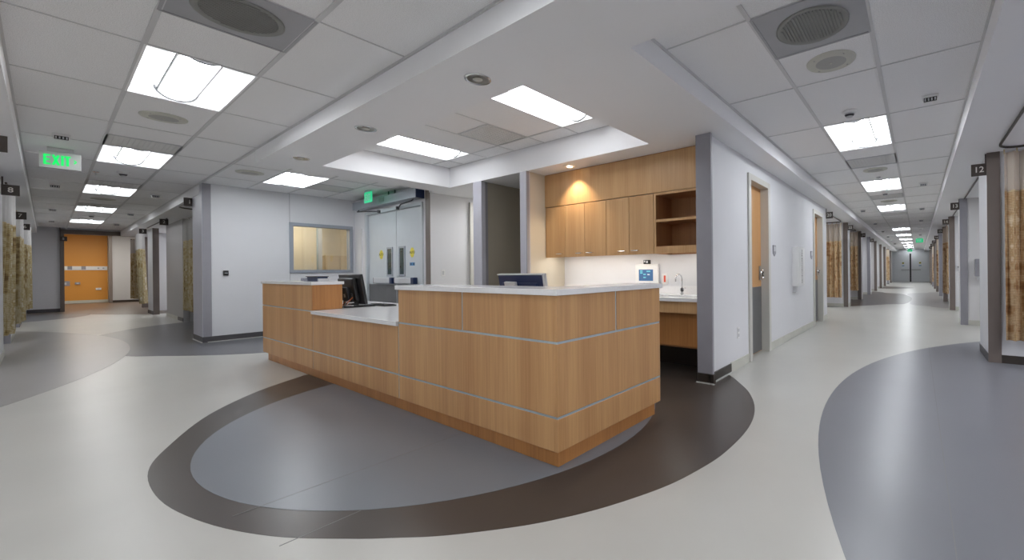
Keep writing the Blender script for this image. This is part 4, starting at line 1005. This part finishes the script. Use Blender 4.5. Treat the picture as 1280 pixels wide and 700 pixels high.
# ------------------------------------------------------------------ kitchenette
FX, BX = 4.284, 4.69
CBz0, CBz1 = 1.372, 2.10
def cab(y0,y1,doors,label):
    t = thing('wall_cabinet',((FX+BX)/2,(y0+y1)/2,CBz0),label,'cabinet','wooden wall cabinets')
    MB().box(FX+0.02,BX,y0,y1,CBz0+0.04,CBz0+0.06).box(FX+0.02,BX,y0,y1,CBz1-0.02,CBz1).box(FX+0.02,BX,y0,y0+0.018,CBz0+0.06,CBz1-0.02).box(FX+0.02,BX,y1-0.018,y1,CBz0+0.06,CBz1-0.02).box(BX-0.01,BX,y0+0.018,y1-0.018,CBz0+0.06,CBz1-0.02).build('carcass', m_woodc, t)
    for (a,b,hy) in doors:
        d = B(FX,FX+0.019,a+0.003,b-0.003,CBz0,CBz1-0.004).build('door', m_woodc, t, bevel=0.0015, seg=1)
        MB().tube([(FX,hy-0.05,1.42),(FX-0.028,hy-0.05,1.42),(FX-0.03,hy,1.42),(FX-0.028,hy+0.05,1.42),(FX,hy+0.05,1.42)],0.006,8).build('handle', m_chrome, d)
    return t
cab(4.04,4.438,[(4.04,4.43,4.14)],'narrow wooden wall cabinet against the beige side wall')
cab(3.31,4.04,[(3.68,4.04,3.77),(3.31,3.68,3.58)],'two door wooden wall cabinet under the warm downlight')
cab(2.585,3.31,[(2.945,3.31,3.05),(2.585,2.945,2.85)],'two door wooden wall cabinet next to the open shelves')
os_ = thing('open_shelf_unit',((FX+BX)/2,2.25,CBz0),'open wooden wall shelves beside the right column','shelf unit')
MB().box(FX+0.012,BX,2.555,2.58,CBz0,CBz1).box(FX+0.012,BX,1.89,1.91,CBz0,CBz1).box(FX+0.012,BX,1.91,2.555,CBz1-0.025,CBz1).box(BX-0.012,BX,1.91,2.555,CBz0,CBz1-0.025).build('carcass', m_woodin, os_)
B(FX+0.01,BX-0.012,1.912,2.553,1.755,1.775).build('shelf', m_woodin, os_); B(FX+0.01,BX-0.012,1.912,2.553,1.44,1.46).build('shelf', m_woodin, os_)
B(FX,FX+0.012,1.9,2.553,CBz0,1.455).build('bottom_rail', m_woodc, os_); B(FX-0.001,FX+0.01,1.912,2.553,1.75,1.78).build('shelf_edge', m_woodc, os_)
B(FX,FX+0.012,2.553,2.582,CBz0,CBz1).build('side_edge', m_woodc, os_); B(FX,FX+0.012,1.9,2.553,CBz1-0.028,CBz1).build('top_edge', m_woodc, os_)
fp = thing('fascia_panel',(FX,3.2,2.1),'long plain wooden panel above the wall cabinets','panel')
B(FX,FX+0.03,1.89,4.438,CBz1+0.006,ZS-0.012).build('panel_board', m_woodc, fp); B(FX+0.012,FX+0.03,1.89,4.438,ZS-0.012,ZS).build('shadow_gap', m_woodin, fp)
ul = thing('under_cabinet_light',(4.40,3.4,1.40),'slim light strip hidden under the wall cabinets','light strip')
B(4.38,4.44,2.65,4.38,1.398,1.412).build('housing', m_white, ul); B(4.385,4.435,2.66,4.37,1.394,1.398).build('lens', m_lensl, ul)
ul2 = thing('under_shelf_light',(4.40,2.2,1.40),'slim light strip hidden under the open shelves','light strip')
B(4.38,4.44,1.95,2.52,1.398,1.412).build('housing', m_white, ul2); B(4.385,4.435,1.96,2.51,1.394,1.398).build('lens', m_lensl, ul2)
lc = thing('sink_cabinet',(4.4,3.1,0),'wooden sink counter base with open dark knee space','cabinet')
B(4.05,4.08,1.892,4.43,0.70,0.826).build('apron', m_woodc, lc); B(4.16,4.18,1.892,4.43,0.32,0.70).build('knee_panel', m_woodk, lc)
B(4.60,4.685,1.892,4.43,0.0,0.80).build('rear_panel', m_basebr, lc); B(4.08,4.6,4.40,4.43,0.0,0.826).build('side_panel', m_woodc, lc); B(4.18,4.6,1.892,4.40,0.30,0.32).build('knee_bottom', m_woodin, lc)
ct = thing('kitchen_counter',(4.35,3.1,0.826),'white kitchenette counter with integral sink','counter')
SX0,SX1,SY0,SY1 = 4.14,4.52,2.0,2.62
MB().box(4.02,SX0,1.89,4.435,0.83,0.868).box(SX1,BX,1.89,4.435,0.83,0.868).box(SX0,SX1,1.89,SY0,0.83,0.868).box(SX0,SX1,SY1,4.435,0.83,0.868).build('worktop', m_quartz, ct)
MB().box(SX0,SX1,SY0,SY1,0.70,0.71).box(SX0-0.01,SX0,SY0,SY1,0.70,0.83).box(SX1,SX1+0.01,SY0,SY1,0.70,0.83).box(SX0,SX1,SY0-0.01,SY0,0.70,0.83).box(SX0,SX1,SY1,SY1+0.01,0.70,0.83).build('sink_bowl', m_lightgrey, ct)
B(BX-0.015,BX,1.89,4.435,0.868,0.97).build('upstand', m_quartz, ct)
fa = thing('faucet',(4.57,2.36,0.868),'tall chrome gooseneck faucet at the sink','faucet')
pts = [(4.57,2.36,0.868),(4.57,2.36,1.06)]+[(4.57-0.045*(1-math.cos(a)),2.36+0.02*(1-math.cos(a)),1.06+0.06*math.sin(a)) for a in [PI*i/8 for i in range(1,9)]]+[(4.48,2.40,1.03)]
MB().tube(pts,0.009,10).build('spout', m_chrome, fa, smooth=True); MB().cyl((4.57,2.36,0.868),(4.57,2.36,0.90),0.024,0.016,n=16).build('base', m_chrome, fa)
MB().tube([(4.57,2.36,0.93),(4.55,2.32,0.95),(4.54,2.29,0.955)],0.007,8).build('lever', m_chrome, fa); MB().cyl((4.57,2.36,0.91),(4.57,2.36,0.95),0.02,n=14).build('valve_body', m_charcoal, fa)
tp = thing('nurse_call_station',(BX,2.92,0.87),'white wall panel with blue screen beside the red switch','control panel')
B(BX-0.045,BX-0.015,2.745,3.10,0.90,1.255).build('housing', m_white, tp, bevel=0.006)
scn = B(BX-0.048,BX-0.045,2.82,3.04,1.035,1.185).build('screen', m_screen, tp)
for (y,z) in ((3.0,1.165),(3.0,1.14),(2.95,1.12),(2.88,1.16),(2.95,1.08),(2.90,1.16)): B(BX-0.0495,BX-0.048,y-0.02,y+0.018,z-0.008,z+0.008).build('screen_tile', m_screen2, scn)
B(BX-0.0495,BX-0.048,2.87,2.905,1.11,1.125).build('screen_tile', m_white, scn)
for y in (3.06,2.96,2.86): B(BX-0.047,BX-0.045,y-0.008,y+0.008,1.0-0.006,1.006).build('button', m_charcoal, tp)
cl = thing('wall_scanner',(BX,2.925,1.28),'small black wall fitting above the white control panel','fitting')
B(BX-0.035,BX,2.88,2.975,1.258,1.312).build('case', m_black, cl, bevel=0.004); B(BX-0.037,BX-0.035,2.905,2.93,1.27,1.30).build('window', m_lightgrey, cl); B(BX-0.037,BX-0.035,2.945,2.965,1.28,1.305).build('window', m_lightgrey, cl)
rs_ = thing('red_switch',(BX,2.665,1.06),'red rocker switch on a white plate beside the control panel','switch')
B(BX-0.012,BX,2.62,2.705,0.99,1.13).build('plate', m_white, rs_, bevel=0.002); B(BX-0.018,BX-0.012,2.65,2.675,1.02,1.105).build('rocker', m_red, rs_)

# ------------------------------------------------------------------ small wall things in the bays
di = thing('paper_towel_dispenser',(10.95,-0.98,1.14),'grey dispenser on the shaded bay wall beside sign 12','dispenser')
B(10.82,10.955,-1.13,-0.92,0.99,1.34).build('case', m_trim, di, bevel=0.01); B(10.83,10.95,-1.08,-0.95,0.93,0.99).build('paper_tray', m_lightgrey, di)
ph = thing('wall_control',(14.55,-0.87,1.16),'white wall control on the white bay wall near sign 13','control')
B(14.525,14.55,-0.93,-0.84,1.07,1.22).build('plate', m_lightgrey, ph); B(14.515,14.525,-0.90,-0.87,1.17,1.20).build('button', m_charcoal, ph)
B(14.50,14.525,-0.975,-0.945,1.09,1.24).build('handset', m_black, ph)
wv = thing('wall_control',(2.6,20.4,1.35),'small white wall control inside bay two','control')
B(2.45,2.62,20.375,20.4,1.30,1.42).build('plate', m_lightgrey, wv); B(2.50,2.57,20.368,20.375,1.37,1.40).build('button', m_charcoal, wv)

# lettering becomes plain mesh parts
bpy.context.view_layer.update()
dg = bpy.context.evaluated_depsgraph_get()
for o in TEXTS:
    me = bpy.data.meshes.new_from_object(o.evaluated_get(dg)); nm = o.name.split('.')[0]
    par, ml = o.parent, o.matrix_local.copy()
    cu = o.data; bpy.data.objects.remove(o); bpy.data.curves.remove(cu)
    n_ = bpy.data.objects.new(nm, me); COL.objects.link(n_); n_.parent = par; n_.matrix_local = ml
